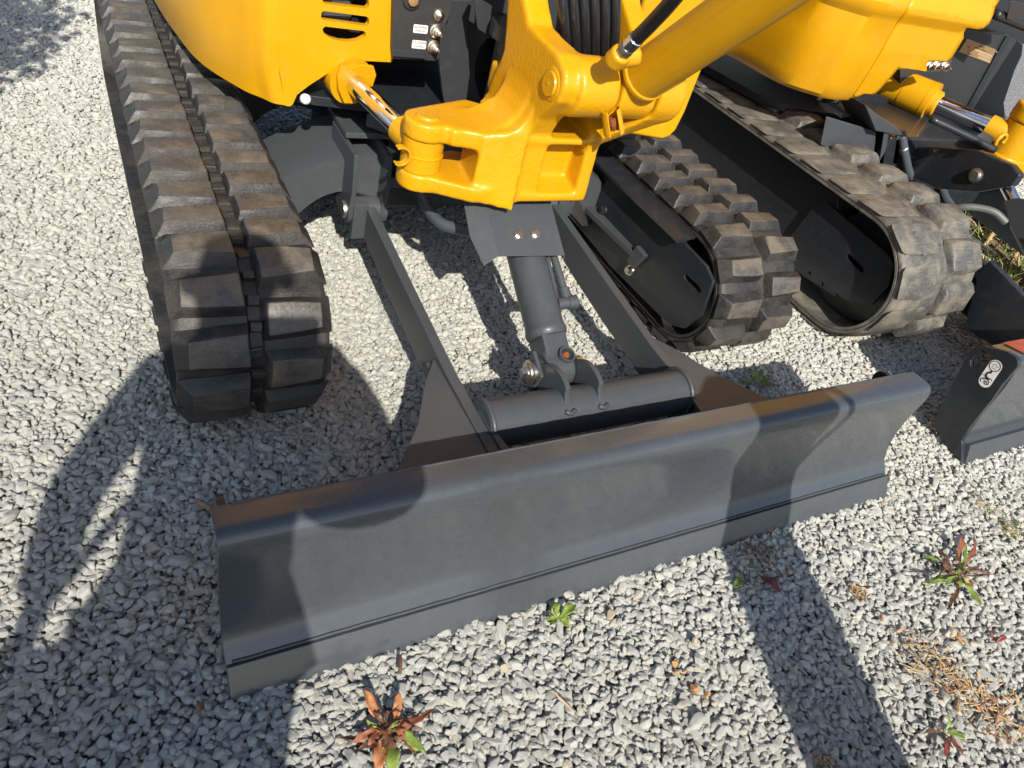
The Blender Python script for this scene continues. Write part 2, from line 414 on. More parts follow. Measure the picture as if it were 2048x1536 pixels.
def build_track(par, x0, x1, yf, yr, zc, rb, lugh, pitch, mats, label, phase=(0, .5), lsize=(.060, .044), bev=.003, rough=0, bottom_y=1.9, hl=1.0, sh=.012, gap=.022, center=True, seed=0, outer=.003):
    fn, T = path_fn(yf, yr, zc, rb - .006); n = round(T / pitch); pitch = T / n
    W = x1 - x0; th = .026; sec = []
    prof = [(0, -th), (0, -th * .72), (.004, -th * .62), (0, -th * .5), (.0, -.010), (.004, -.002), (.016, .004), (W * .3, .006), (W / 2 - gap, .006), (W / 2 - gap + .004, .001)]
    prof = prof + [(W - a, b) for a, b in prof[::-1]]
    NS = n * 6; M_ = len(prof); V = []; F = []
    for k in range(NS):
        p, tg, nn = fn(T * k / NS)
        wob = .0035 * math.sin(2 * math.pi * k / 6)
        for (a_, b_) in prof:
            q = p + nn * (b_ + (wob if b_ > 0 else 0)); V.append((x0 + a_, q.y, q.z))
    for k in range(NS):
        k2 = (k + 1) % NS
        for i in range(M_):
            i2 = (i + 1) % M_; F.append((k * M_ + i, k * M_ + i2, k2 * M_ + i2, k2 * M_ + i))
    belt = MB().add(V, F).obj('rubber_track', mats[0], par, smooth=50)
    if label: belt['label'] = label
    cxm = (x0 + x1) / 2
    ms = {sd: [lug_mesh('lug', W / 2 - gap + outer, lugh, lsize[0], lsize[1], seed * 50 + i + (10 if sd > 0 else 0), bev, rough, mats[1:], .0, sh) for i in range(4)] for sd in (-1, 1)}
    cm = None
    if center:
        bm = bmesh.new(); bmesh.ops.create_cube(bm, size=1)
        for v_ in bm.verts:
            v_.co = Vector((v_.co.x * .034, v_.co.y * .024, v_.co.z * .016 + .006))
            if v_.co.z > .006: v_.co.x *= .86; v_.co.y *= .8
        bmesh.ops.bevel(bm, geom=bm.edges, offset=.002, segments=1, affect='EDGES')
        cm = bpy.data.meshes.new('guide_block'); bm.to_mesh(cm); bm.free(); cm.materials.append(mats[1])
    for sd in (-1, 1):
        for k in range(n):
            s_ = (k + (phase[0] if sd < 0 else phase[1])) * pitch; p, tg, nn = fn(s_)
            if nn.z < -.8 and p.y > bottom_y: continue
            if p.y > yr + .02: continue
            o = bpy.data.objects.new('lug', random.choice(ms[sd])); col.objects.link(o); o.parent = belt
            ax = Vector((sd, 0, 0)); yy = nn.cross(ax)
            M4 = Matrix(((ax.x, yy.x, nn.x, cxm + sd * gap), (ax.y, yy.y, nn.y, p.y + nn.y * .004), (ax.z, yy.z, nn.z, p.z + nn.z * .004), (0, 0, 0, 1)))
            o.matrix_basis = M4 @ Matrix.Diagonal((1, random.uniform(.95, 1.05), random.uniform(.9, 1.08) * (hl if sd < 0 else 1), 1))
    if cm:
        for k in range(2 * n):
            p, tg, nn = fn(k * pitch / 2 + pitch * .25)
            if nn.z < -.5 or p.y > yr: continue
            o = bpy.data.objects.new('guide_block', cm); col.objects.link(o); o.parent = belt
            ax = Vector((1, 0, 0)); yy = nn.cross(ax)
            M4 = Matrix(((1, 0, 0, cxm + random.uniform(-.003, .003)), (0, yy.y, nn.y, p.y), (0, yy.z, nn.z, p.z), (0, 0, 0, 1)))
            o.matrix_basis = M4 @ Matrix.Rotation(random.uniform(-.12, .12), 4, 'Z') @ Matrix.Diagonal((random.uniform(.8, 1), random.uniform(.7, 1.15), random.uniform(.6, 1), 1))
    return belt
def wheels(par, x0, x1, yf, yr, zc, r, n, rr, zr):
    mb = MB(); mb.rev((x0, yf, zc), (x1, yf, zc), [(0, .03), (0, r), (.25, r), (.3, r * .8), (.7, r * .8), (.75, r), (1, r), (1, .03)], 40)
    mb.obj('idler_wheel', DARK, par, smooth=40)
    mb = MB(); mb.rev((x0, yr, zc), (x1, yr, zc), [(0, .03), (0, r * .9), (1, r * .9), (1, .03)], 24); mb.obj('drive_sprocket', DARK, par, smooth=40)
    for k in range(n):
        y = yf + (yr - yf) * (k + .8) / (n + .6)
        mb = MB(); mb.rev((x0, y, zr), (x1, y, zr), [(0, .02), (0, rr), (.3, rr), (.35, rr * .7), (.65, rr * .7), (.7, rr), (1, rr), (1, .02)], 24)
        mb.obj('track_roller', DARK, par, smooth=40)

# ================================================================== EXCAVATOR IN THE MIDDLE
XC = .957
EX = root('excavator', 'yellow compact excavator with its dark grey blade down, nearest the camera', 'excavator', (XC, 2.16, 0))
T1 = (RUB, RUB, RUBT)
build_track(EX, .107, .407, 1.352, 3.0, .214, .187, .027, .1025, T1, 'left rubber track of worn black lugs seen end on', phase=(.1, .62), seed=1, lsize=(.068, .054), bev=.004, rough=.0016, gap=.015, sh=.026)
build_track(EX, 1.507, 1.807, 1.352, 3.0, .214, .187, .029, .1035, T1, 'right rubber track with brown dusty block lugs', phase=(.35, .85), seed=2, center=False, sh=.020, lsize=(.056, .046), gap=.014, bev=.004, rough=.0016)
for xa, xb in ((.18, .334), (1.58, 1.734)): wheels(EX, xa, xb, 1.352, 3.0, .214, .155, 4, .06, .10)
# track frames
def track_frame(par, xin, xout, mirror, slot=True, dy=0, s=1.0, y_end=2.95, zc=0):
    out = [(1.93 + dy, .118), (1.62 + dy, .100), (1.285 + dy, .115), (1.225 + dy, .145), (1.19 + dy, .22), (1.205 + dy, .325), (1.25 + dy, .345), (1.40 + dy, .352), (y_end, .352), (y_end, .118)]
    sl = [UYZ([(1368, 551), (1373, 549), (1399, 574), (1402, 582), (1397, 587), (1370, 560)], 1.470)] if slot else []
    mb = MB(); mb.prism('x', out, xin, xin + .012 * mirror, sl)
    return mb.obj('track_frame', DARK, par, bevel=.0015)
track_frame(EX, 1.470, 1.6, 1); track_frame(EX, .404, .3, -1)
for a_, b_ in ((1.484, 1.56), (.330, .390)):
    MB().box((a_, 1.40, .12), (b_, 2.95, .335)).obj('track_beam', DARK, EX, bevel=.004)
# upper rail along the inside of the frame and its lower leg flange
mb = MB(); mb.prism('y', [(1.446, .350), (1.506, .362), (1.506, .372), (1.440, .362)], 1.36, 2.7); mb.obj('frame_rail', DARK, EX)
mb = MB(); mb.hexa([(1.40, 2.2, .225), (1.471, 2.2, .225), (1.471, 1.50, .218), (1.452, 1.50, .216), (1.40, 2.2, .207), (1.471, 2.2, .207), (1.471, 1.50, .200), (1.452, 1.50, .198)])
mb.obj('leg_flange', GREY, EX, bevel=.002)
mb = MB(); mb.prism('x', [(1.47, .235), (1.50, .17), (1.535, .175), (1.52, .24)], 1.452, 1.470); mb.obj('flange_tab', GREY, EX, bevel=.002)
hexbolt('bolt', (1.468, 1.52, .148), (-1, 0, 0), .013, EX)
hexbolt('bolt', (1.468, 1.74, .235), (-1, 0, 0), .012, EX, DARK)

# undercarriage centre
mb = MB(); mb.prism('z', [(.74, 1.84), (1.17, 1.84), (1.22, 1.95), (1.22, 2.42), (1.1, 2.55), (.8, 2.55), (.69, 2.42), (.69, 1.95)], .20, .415)
mb.obj('centre_frame', DARK, EX, bevel=.006)
mb = MB(); mb.rev((XC, 2.16, .415), (XC, 2.16, .50), [(0, .30), (.3, .30), (.31, .27), (1, .27)], 48); mb.obj('slewing_ring', DARK, EX, smooth=40)
def arch(x_in, x_out, y0, name='leg_arch'):
    n = 12; V = []; F = []
    for k in range(n + 1):
        t_ = k / n; x = x_in + (x_out - x_in) * t_
        top = .395 - .10 * t_ ** 1.7; bot = .255 + .04 * math.sin(math.pi * (t_ * .9)) - .165 * t_ ** 2.2
        ya = y0 - .01 - .05 * (1 - t_) ** 2; yb = y0 + .22
        V += [(x, ya, top), (x, ya + .02, top + .008), (x, yb, top + .008), (x, yb, bot), (x, ya + .03, bot), (x, ya, bot + .02)]
    for k in range(n):
        for i in range(6): F.append((k * 6 + i, k * 6 + (i + 1) % 6, (k + 1) * 6 + (i + 1) % 6, (k + 1) * 6 + i))
    F += [tuple(range(6)), tuple(n * 6 + i for i in range(6))[::-1]]
    return MB().add(V, F).obj(name, GREY, EX, smooth=30)
arch(.70, .43, 1.80); arch(1.214, 1.484, 1.80); arch(.70, .43, 2.36); arch(1.214, 1.484, 2.36)
# front edge of the centre frame, pale plate line
mb = MB(); mb.box((.715, 1.80, .285), (1.20, 1.845, .315)); mb.obj('front_plate', GREY, EX, bevel=.003)
mb = MB(); mb.box((.60, 1.78, .437), (.80, 1.95, .452)); mb.obj('top_flange', GREY, EX, bevel=.002)
# pivot plates for the blade arms
def pivot_plate(x, w=.013):
    out = [(1.70, .43), (1.90, .43), (1.90, .30), (1.80, .23)] + arc(1.735, .258, .036, -20, -200, 8) + [(1.69, .33)]
    return MB().prism('x', out, x, x + w).obj('pivot_plate', GREY, EX, bevel=.002)
for x in (.600, .690, 1.205, 1.300): pivot_plate(x)
for x0_, x1_ in ((.592, .712), (1.198, 1.322)):
    mb = MB(); mb.rev((x0_, 1.735, .258), (x1_, 1.735, .258), [(0, .012), (0, .022), (.05, .024), (.95, .024), (1, .022), (1, .012)], 24); mb.obj('pivot_pin', STEEL, EX, smooth=40)
hexbolt('bolt', (.705, 1.738, .285), (1, 0, 0), .010, EX)
mb = MB(); mb.rev((.668, 1.70, .262), (.672, 1.672, .270), [(0, .010), (.4, .010), (.42, .006), (.8, .006), (1, .003)], 14); mb.obj('grease_nipple', ZINC, EX, smooth=40)

# ---- dozer blade
bx0, bx1 = .100, 1.807
front = [(.6475, .0500), (.662, .067), (.674, .082), (.684, .108), (.689, .129), (.693, .16), (.694, .191), (.693, .225), (.6905, .258), (.6888, .272), (.6878, .288), (.6876, .300), (.6885, .3095), (.6910, .3175), (.6950, .3240), (.7005, .3283), (.7070, .3303), (.7150, .3308), (.728, .3308)]
back = [(.757, .3285), (.757, .320), (.716, .3215), (.705, .318), (.7, .308), (.7, .285), (.7015, .258), (.704, .225), (.705, .191), (.7045, .16), (.7, .129), (.695, .105), (.686, .078), (.668, .050)]
mb = MB(); mb.prism('x', front + back, bx0, bx1)
blade = mb.obj('dozer_blade', BLADEM, EX, smooth=22); blade['label'] = 'long concave dark grey dozer blade with rolled top edge'
mb = MB(); mb.prism('x', [(.601, -.012), (.641, .0505), (.650, .0475), (.670, .049), (.674, .046), (.616, -.012)], bx0 + .0, bx1 + .004); mb.obj('cutting_edge', BLADEM, blade, bevel=.0012)
mb = MB(); mb.tube([(bx0 + .01 + k * (bx1 - bx0 - .02) / 60, .6485 + random.uniform(-.0005, .0005), .0525 + random.uniform(-.0005, .0005)) for k in range(61)], .0030, 8, 2)
mb.obj('weld_bead', GREY, blade, smooth=180)
mb = MB(); mb.tube([(bx0 + .03 + k * (bx1 - bx0 - .06) / 70, .757, .3275 + random.uniform(-.0008, .0008)) for k in range(71)], .0028, 8, 2)
mb.obj('weld_bead', GREY, blade, smooth=180)
# back channel and stiffener, end plates with lifting eye
mb = MB(); mb.prism('x', [(.705, .12), (.760, .115), (.760, .225), (.7065, .225)], .16, 1.75); mb.obj('rear_stiffener', GREY, blade, bevel=.003)
endp = [(.684, .02), (.72, .02), (.76, .08), (.806, .22)] + arc(.79, .275, .026, 0, 90, 5) + [(.757, .300), (.72, .318), (.7045, .30), (.706, .19), (.70, .12)]
for x in (bx0 + .013, bx1 - .05): MB().prism('x', endp, x, x + .014).obj('end_plate', DARK, blade, bevel=.002)
# ---- blade arms, gussets, cross tube
armp = [(1.76, .285), (1.66, .272), (1.37, .238), (1.1, .208), (.94, .203), (.757, .203), (.757, .085), (1.0, .095), (1.17, .118), (1.31, .130), (1.52, .157), (1.70, .190), (1.76, .235)]
for xa, xb in ((.650, .676), (1.238, 1.264)):
    MB().prism('x', armp, xa, xb).obj('blade_arm', GREY, EX, bevel=.002)
for s_ in (1, -1):
    mx = lambda x: x if s_ > 0 else 2 * XC - x
    a_, b_ = sorted((mx(.614), mx(.654))); MB().box((a_, 1.700, .185), (b_, 1.725, .290)).obj('arm_end_plate', GREY, EX, bevel=.002)
    a_, b_ = sorted((mx(.617), mx(.710))); MB().cyl((a_, 1.735, .258), (b_, 1.735, .258), .034).obj('arm_boss', GREY, EX, smooth=40)
    g_ = [(mx(.650), 1.170), (mx(.600), 1.095), (mx(.535), .97), (mx(.456), .869), (mx(.385), .759), (mx(.650), .759)]
    MB().prism('z', g_, .186, .198).obj('gusset_plate', GREY, EX, bevel=.0015)
    MB().prism('x', [(.757, .06), (.757, .187), (1.168, .187), (1.14, .165), (.98, .12)], mx(.636) - .005, mx(.636) + .005).obj('gusset_web', GREY, EX)
    gi_ = [(mx(.676), .98), (mx(.676), .759), (mx(.80), .759), (mx(.72), .80), (mx(.695), .86)]
    MB().prism('z', gi_, .1985, .2085).obj('corner_gusset', GREY, EX, bevel=.0015)
mb = MB(); mb.cyl((.677, .957, .180), (1.237, .957, .180), .056, 48); tube = mb.obj('cross_tube', GREY, EX, smooth=40)
for x in (.684, 1.230):
    mb = MB(); P_ = [(x, .957 + .058 * math.cos(R(w)), .180 + .058 * math.sin(R(w))) for w in range(0, 361, 15)]; mb.tube(P_, .006, 8, 2); mb.obj('weld_ring', GREY, tube, smooth=180)
# cylinder ears
earp = [(.925, .222), (.945, .245)] + arc(.99, .185, .088, 118, 40, 8) + arc(1.072, .205, .036, 60, -90, 8) + [(1.0, .135)]
for x in (.868, .958):
    e_ = MB().prism('x', earp, x, x + .013).obj('cylinder_ear', GREY, EX, bevel=.002)
    mb = MB(); mb.tube([(x - .006, .918, .222), (x + .007, .912, .219), (x + .02, .918, .222)], .006, 8, 3); mb.obj('weld_bead', GREY, e_, smooth=180)
# ---- blade cylinder
A0 = Vector((.925, 1.072, .205)); AX = Vector((0, .84, .54)).normalized()
mb = MB(); mb.cyl((.884, A0.y, A0.z), (.956, A0.y, A0.z), .043, 32)
mb.hexa([tuple(A0 + Vector((x, 0, 0)) + AX * t_ + AX.cross(Vector((1, 0, 0))) * u) for t_ in (0, .10) for x, u in ((-.034, -.036), (.034, -.036), (.034, .036), (-.034, .036))])
ce = cast_obj('cylinder_eye', mb, GREY, EX, .004, 4)
# open window in the eye with rusty grease inside
c_ = A0 + Vector((.012, -.004, .044))
mb = MB(); mb.rev(c_ - Vector((0, .003, -.002)), c_ + Vector((0, -.006, .010)), [(0, .018), (0, .0165), (1, .0165), (1, .0205), (0, .0205)], 20); mb.obj('grease_window', GREY, ce, smooth=40)
mb = MB(); mb.cyl(c_ + Vector((0, 0, -.002)), c_ + Vector((0, -.002, .003)), .0155, 16); mb.obj('window_hole', WEATHER, ce)  # solid black disc, the dark of the opening put into its colour
mb = MB(); mb.rev(c_, c_ + Vector((0, -.004, .010)), [(0, .011), (.5, .008), (1, .004)], 9); mb.obj('rusty_grease', RUST, ce)
mb = MB(); mb.rev((.862, A0.y, A0.z), (.995, A0.y, A0.z), [(0, .004), (0, .0235), (.03, .025), (1, .025), (1, .01)], 28); mb.obj('cylinder_pin', ZINC, EX, smooth=40)
mb = MB(); mb.rev((.844, A0.y, A0.z), (.862, A0.y, A0.z), [(0, .010), (.1, .0215), (.35, .0225), (.4, .030), (1, .030)], 28); mb.obj('pin_washer', ZINC, EX, smooth=40)
hexbolt('pin_bolt', (.846, A0.y, A0.z), (-1, 0, 0), .013, EX, ZINC, flange=1.1)
mb = MB(); mb.hexa([(.858, A0.y - .02, A0.z - .05), (.868, A0.y - .02, A0.z - .05), (.868, A0.y + .03, A0.z - .04), (.858, A0.y + .03, A0.z - .04), (.858, A0.y - .04, A0.z + .02), (.868, A0.y - .04, A0.z + .02), (.868, A0.y + .02, A0.z + .05), (.858, A0.y + .02, A0.z + .05)]); mb.obj('pin_lock_plate', GREY, EX, bevel=.003)
b0 = A0 + AX * .078; b1 = A0 + AX * .62
mb = MB(); mb.rev(b0, b1, [(0, .030), (0, .046), (.012, .050), (.03, .0515), (.045, .049), (.055, .0475), (.93, .0475), (.95, .051), (1, .051), (1, .03)], 48)
bc = mb.obj('blade_cylinder', GREY, EX, smooth=40)
side = Vector((1, 0, 0)); upn = side.cross(AX)  # pointing up-forward
pp = A0 + AX * .155 + side * .040 + upn * .018
mb = MB(); mb.rev(pp, pp + side * .052 + upn * .006, [(0, .015), (.55, .015), (.55, .017), (1, .017)], 20); port = mb.obj('oil_port', GREY, bc, smooth=40)
q0 = pp + side * .032 + AX * .004; q1 = q0 + AX * .25 - side * .012
mb = MB(); mb.rev(q0, q1, [(0, .014), (.14, .014), (.15, .010), (.86, .010), (.87, .0135), (1, .0135)], 18); mb.obj('oil_pipe', GREY, bc, smooth=40)
mb = MB(); mb.rev(q1 - AX * .004, q1 + AX * .035, [(0, .012), (.2, .012), (.2, .016), (1, .016)], 6); mb.obj('pipe_fitting', STEEL, bc, smooth=30)
mb = MB(); mb.tube([b0 + AX * .06 + side * .045 + upn * .012, b0 + AX * .2 + side * .051 + upn * .012, b0 + AX * .45 + side * .051 + upn * .012], .006, 10); mb.obj('oil_pipe', GREY, bc, smooth=180)
# guard plate over the cylinder
gz = lambda y: .400 + (y - 1.266) * .62
gx0, gx1 = .814, .996
V = [(gx0, 1.268, gz(1.268)), (gx1, 1.262, gz(1.262)), (gx1 + .004, 1.46, gz(1.46)), (gx0 + .004, 1.46, gz(1.46))]
L = [(gx0 - .036, 1.262, gz(1.262) - .016), (gx0 - .050, 1.33, gz(1.33) - .022), (gx0 - .042, 1.44, gz(1.44) - .018)]
Rr = [(gx1 + .003, 1.262, gz(1.262) - .014), (gx1 + .008, 1.46, gz(1.46) - .05)]
me_v = V + L + Rr
me_f = [(0, 1, 2, 3), (4, 0, 3, 6, 5), (1, 7, 8, 2)]
o = MB().add(me_v, me_f).obj('cylinder_guard', GREY, EX)
sd_ = o.modifiers.new('t', 'SOLIDIFY'); sd_.thickness = .004; sd_.offset = -1
bv = o.modifiers.new('b', 'BEVEL'); bv.width = .003; bv.segments = 2
for px_, py_ in ((1037, 470), (1071, 469)):
    v_ = ROT @ np.array([px_ - CX, py_ - CY, FPX]); nrm_ = np.array([0, -.62, 1.0]); q = CAM + v_ * ((.400 - .62 * 1.266 - CAM @ nrm_) / (v_ @ nrm_))
    hexbolt('guard_bolt', tuple(q), (0, -.53, .85), .0095, o, ZINC, flange=1.25)
# hose to the cylinder
P_ = [(.835, 1.86, .38), tuple(U(842, 372, z=.36)), tuple(U(852, 410, z=.34)), tuple(U(880, 445, z=.335)), tuple(U(915, 457, z=.345)), tuple(U(952, 463, z=.36))]
MB().tube(P_, .0155, 14, 10, corr=.05, pitch=.005).obj('sleeved_hose', CONDUIT, EX, smooth=180)

# ---- upper structure
out = [(.205, 3.0), (.237, 2.445), (.258, 2.218), (.29, 2.02), (.358, 1.872), (.398, 1.822), (.420, 1.7945), (.447, 1.785)]
crs = [(.195, 3.0), (.213, 2.445), (.240, 2.17), (.285, 1.98), (.350, 1.857), (.378, 1.815), (.398, 1.7925), (.424, 1.785)]
def dense(pts, n=28):
    P_ = [Vector((*p, 0)) for p in pts]; Q = [P_[0] * 2 - P_[1]] + P_ + [P_[-1] * 2 - P_[-2]]; S_ = []
    for i in range(1, len(Q) - 2):
        for k in range(n // 4):
            t_ = k / (n // 4); a, b, c, d = Q[i - 1], Q[i], Q[i + 1], Q[i + 2]
            S_.append(.5 * ((2 * b) + (c - a) * t_ + (2 * a - 5 * b + 4 * c - d) * t_ ** 2 + (3 * b - a - 3 * c + d) * t_ ** 3))
    S_.append(P_[-1]); return [(p.x, p.y) for p in S_]
DO, DC = dense(out), dense(crs)
def shell(parent, mirror=None, name='side_cover', rows=None, mat=YEL, do=DO, dc=DC):
    rows = rows or [(.512, 0, -.03), (.514, 0, 0), (.545, .35, 0), (.585, .75, 0), (.622, .97, 0), (.66, 1.02, 0), (.76, 1.04, 0), (1.0, 1.05, 0), (1.35, 1.0, 0)]
    V = []; F = []; n = len(do)
    for z_, t_, ins in rows:
        for k in range(n):
            a, b = do[k], dc[k]; x = a[0] + (b[0] - a[0]) * t_ - ins; y = a[1] + (b[1] - a[1]) * t_ - ins
            V.append((mirror(x) if mirror else x, y, z_))
    for j in range(len(rows) - 1):
        for k in range(n - 1): F.append((j * n + k, j * n + k + 1, (j + 1) * n + k + 1, (j + 1) * n + k))
    return V, F
mb = MB(); mb.add(*shell(EX))
fr = [(.446, .513), (.456, .512), (.463, .517), (.472, .541)] + [(.500, .566), (.526, .585), (.552, .604), (.574, .622), (.598, .631), (.63, .634)] + [(.698, .636), (.701, .64), (.700, .779), (.697, 1.35), (.4215, 1.35), (.4215, .75), (.422, .63)]
def rr_slot(pts, y, n=4):
    return UXZ(pts, y)
holes = [UXZ([(668, -36), (725, -30), (737, -6), (738, 12), (733, 17), (650, 8), (645, 3), (648, -12)], 1.785),
         UXZ([(648, 22), (733, 33), (738, 37), (738, 48), (734, 52), (646, 40), (642, 36), (643, 25)], 1.785),
         UXZ([(650, 53), (728, 62), (732, 67), (730, 74), (716, 81), (700, 83.5), (680, 82), (662, 77), (648, 68), (645, 58)], 1.785)]
mb.prism('y', fr, 1.785, 1.803, holes)
cover = mb.obj('side_cover', YEL, EX, smooth=35); cover['label'] = 'yellow left side cover with slotted vent'
for k_, (p_, q_) in enumerate(zip(DO[:-1], DO[1:])): pass
mb = MB(); mb.tube([(x + .012, y + .012, .512) for x, y in DO], .008, 8, 2); mb.obj('cover_seal', WEATHER, cover, smooth=180)
# motor behind the vent
mb = MB(); mb.rev((.575, 1.86, .72), (.60, 2.1, .73), [(0, .02), (0, .038), (.1, .045), (1, .045)], 28); mb.obj('fan_motor', GREY, EX, smooth=40)
MB().box((.46, 1.93, .56), (.69, 1.95, 1.3)).obj('inner_bulkhead', DARK, EX)
p_ = Vector(U(607, 197, y=1.80)); MB().rev(p_, p_ + Vector((.004, -.02, .006)), [(0, .008), (.3, .013), (.8, .012), (1, .006)], 16).obj('drain_cap', STICK, EX, smooth=180)
# right hand cover
MX = lambda x: 2 * XC - x
rc = [(1.515, .545), (1.49, .535), (1.40, .545), (1.32, .552), (1.30, .58), (1.29, .64), (1.27, .9), (1.27, 1.35), (1.545, 1.35), (1.538, .62), (1.530, .565)]
mb = MB(); mb.prism('y', rc, 1.62, 1.64)
V = []; F = []; zr = [.548, .60, .75, 1.0, 1.35]
pl = [(1.515, 1.64), (1.535, 1.66), (1.58, 1.74), (1.63, 1.90), (1.66, 2.1), (1.68, 2.4), (1.69, 3.0)]
for z_ in zr:
    for (x, y) in pl: V.append((x + (.02 if z_ > .56 else 0), y, z_))
n_ = len(pl)
F = [(j * n_ + k, j * n_ + k + 1, (j + 1) * n_ + k + 1, (j + 1) * n_ + k) for j in range(len(zr) - 1) for k in range(n_ - 1)]
mb.add(V, F); rcov = mb.obj('front_cover', YEL, EX, bevel=.018, seg=5); rcov['label'] = 'smooth yellow right front cover behind the boom cylinder'
MB().prism('y', [(1.295, .552), (1.315, .545), (1.375, .75), (1.36, .76)], 1.600, 1.62).obj('cover_rib', YEL, EX, bevel=.002)
# belly plates of the revolving frame
mb = MB(); mb.prism('z', [(.30, 2.9), (.28, 2.4), (.32, 2.08), (.40, 1.90), (.50, 1.83), (.66, 1.80), (.82, 1.67), (1.06, 1.67), (1.22, 1.80), (1.42, 1.82), (1.56, 2.0), (1.62, 2.4), (1.62, 2.9)], .500, .524)
mb.obj('revolving_frame', DARK, EX, bevel=.002)
mb = MB(); mb.prism('z', [(.655, 1.80), (.70, 1.755), (.86, 1.63), (1.05, 1.63), (1.22, 1.80)], .462, .498); mb.obj('frame_nose', GREY, EX, bevel=.004)
mb = MB(); mb.rev((.957, 1.63, .44), (.957, 1.63, .80), [(0, .075), (.25, .075), (.26, .06), (.9, .06), (.91, .08), (1, .08)], 36); mb.obj('swing_post', DARK, EX, smooth=40)
MB().prism('y', UXZ([(885, 0), (885, 60), (878, 122), (886, 190), (895, 236), (925, 240), (940, 150), (935, 60), (945, 0)], 1.80), 1.80, 1.815).obj('frame_plate', PANEL, EX, bevel=.002)
hole = [UXZ([(960, 95), (975, 78), (1000, 70), (1035, 80), (1055, 120), (1050, 190), (1020, 226), (985, 236), (962, 205), (950, 160), (950, 125)], 1.86)]
MB().prism('y', UXZ([(905, -120), (900, 60), (905, 235), (1000, 262), (1110, 240), (1150, 100), (1150, -120)], 1.86), 1.86, 1.885, hole).obj('frame_bulkhead', PANEL, EX, bevel=.002)
MB().box((.70, 2.05, .524), (1.25, 2.07, 1.35)).obj('inner_bulkhead', DARK, EX)
MB().hexa([tuple(U(a, b, y=y)) for y in (1.70, 1.76) for a, b in ((945, -12), (1045, 48), (1036, 112), (955, 58))]).obj('step_beam', PANEL, EX, bevel=.003)
for k in range(26): pass
MB().hexa([tuple(U(a, b, y=y)) for y in (1.66, 1.72) for a, b in ((1006, 88), (1040, 105), (1036, 142), (1000, 122))]).obj('boom_stop', YELC, EX, bevel=.006)
# console panel with remote grease points
pc = [(792, -160), (785, 96), (787, 118), (850, 121), (872, 123), (878, 118), (890, 66), (893, 45), (903, 30), (905, -160)]
panel = MB().prism('y', UXZ(pc, 1.762), 1.762, 1.780).obj('grease_panel', PANEL, EX, bevel=.002)
panel['label'] = 'charcoal service panel with two remote grease points'
MB().hexa([tuple(U(a, b, y=1.762 + dy)) for dy in (-.008, .02) for a, b in ((786, 99), (850, 106), (850, 118), (784, 113))]).obj('panel_lip', PANEL, panel, bevel=.0015)
def nipple(px_, py_, y, parent, s=1.0, plain=False):
    p = Vector(U(px_, py_, y=y)); d = Vector((0, -1, .05)).normalized(); mb = MB()
    if plain: mb.rev(p, p + d * .014 * s, [(0, .0145 * s), (.2, .0145 * s), (.22, .0105 * s), (.6, .0105 * s), (.75, .008 * s), (1, .003)], 24)
    else: mb.rev(p, p + d * .040 * s, [(0, .0165 * s), (.06, .0165 * s), (.08, .0135 * s), (.22, .013 * s), (.24, .009 * s), (.45, .009 * s), (.47, .006 * s), (.7, .006 * s), (.72, .004 * s), (.86, .0045 * s), (1, .002 * s)], 24)
    return mb.obj('panel_bolt' if plain else 'grease_nipple', ZINC, parent, smooth=35)
nipple(878, 30, 1.761, panel, 1, True); nipple(872, 62, 1.761, panel); nipple(867, 94, 1.761, panel)
p = Vector(U(823, -2, y=1.761)); mb = MB(); mb.rev(p, p + Vector((0, -.012, 0)), [(0, .022), (.5, .022), (.6, .015), (.61, .012), (1, .010)], 28); kc = mb.obj('key_lock', PRINT, panel, smooth=35)
mb = MB(); mb.rev(p + Vector((0, -.011, 0)), p + Vector((0, -.016, 0)), [(0, .0125), (.8, .012), (1, .009)], 24); mb.obj('lock_barrel', BRONZE, kc, smooth=35)
def textobj(body, corners, size, mat, parent, y=None, align='CENTER', name='lettering', lift=.0012):
    """flat letters on the plane of three corners: origin, point along the line, point up"""
    o0, ox, oy = [Vector(c) for c in corners]; ex = (ox - o0).normalized(); ez = ex.cross(oy - o0).normalized(); ey = ez.cross(ex)
    cu = bpy.data.curves.new(name, 'FONT'); cu.body = body; cu.size = size; cu.align_x = align; cu.align_y = 'CENTER'; cu.extrude = .0002
    cu.materials.append(mat); to = bpy.data.objects.new(name, cu); col.objects.link(to); to.parent = parent
    c = o0 + ez * lift
    to.matrix_basis = Matrix(((ex.x, ey.x, ez.x, c.x), (ex.y, ey.y, ez.y, c.y), (ex.z, ey.z, ez.z, c.z), (0, 0, 0, 1)))
    return to
def round_rect(w, h, r, n=4):
    o_ = []
    for cx_, cy_, a in ((w - r, h - r, 0), (-w + r, h - r, 90), (-w + r, -h + r, 180), (w - r, -h + r, 270)): o_ += arc(cx_, cy_, r, a, a + 90, n)
    return o_
def sticker(px_, py_, y, w, h, lines, parent, tilt=0):
    c = Vector(U(px_, py_, y=y)); ca, sa = math.cos(tilt), math.sin(tilt)
    o_ = [(c.x + a * ca - b * sa, c.z + a * sa + b * ca) for a, b in round_rect(w, h, .003)]
    st = MB().prism('y', o_, c.y - .0012, c.y).obj('label_sticker', STICK, parent)
    for k, ln in enumerate(lines):
        q = c + Vector((0, -.0012, (.5 * (len(lines) - 1) - k) * h * .92))
        textobj(ln, (q, q + Vector((ca, 0, sa)), q + Vector((-sa, 0, ca))), h * .82, PRINT, st, lift=.0004)
sticker(841, 58, 1.7615, .0185, .0095, ('SLEWING', 'PINION'), panel); sticker(838, 89, 1.7615, .0185, .0095, ('CYLINDER', 'SWING'), panel)

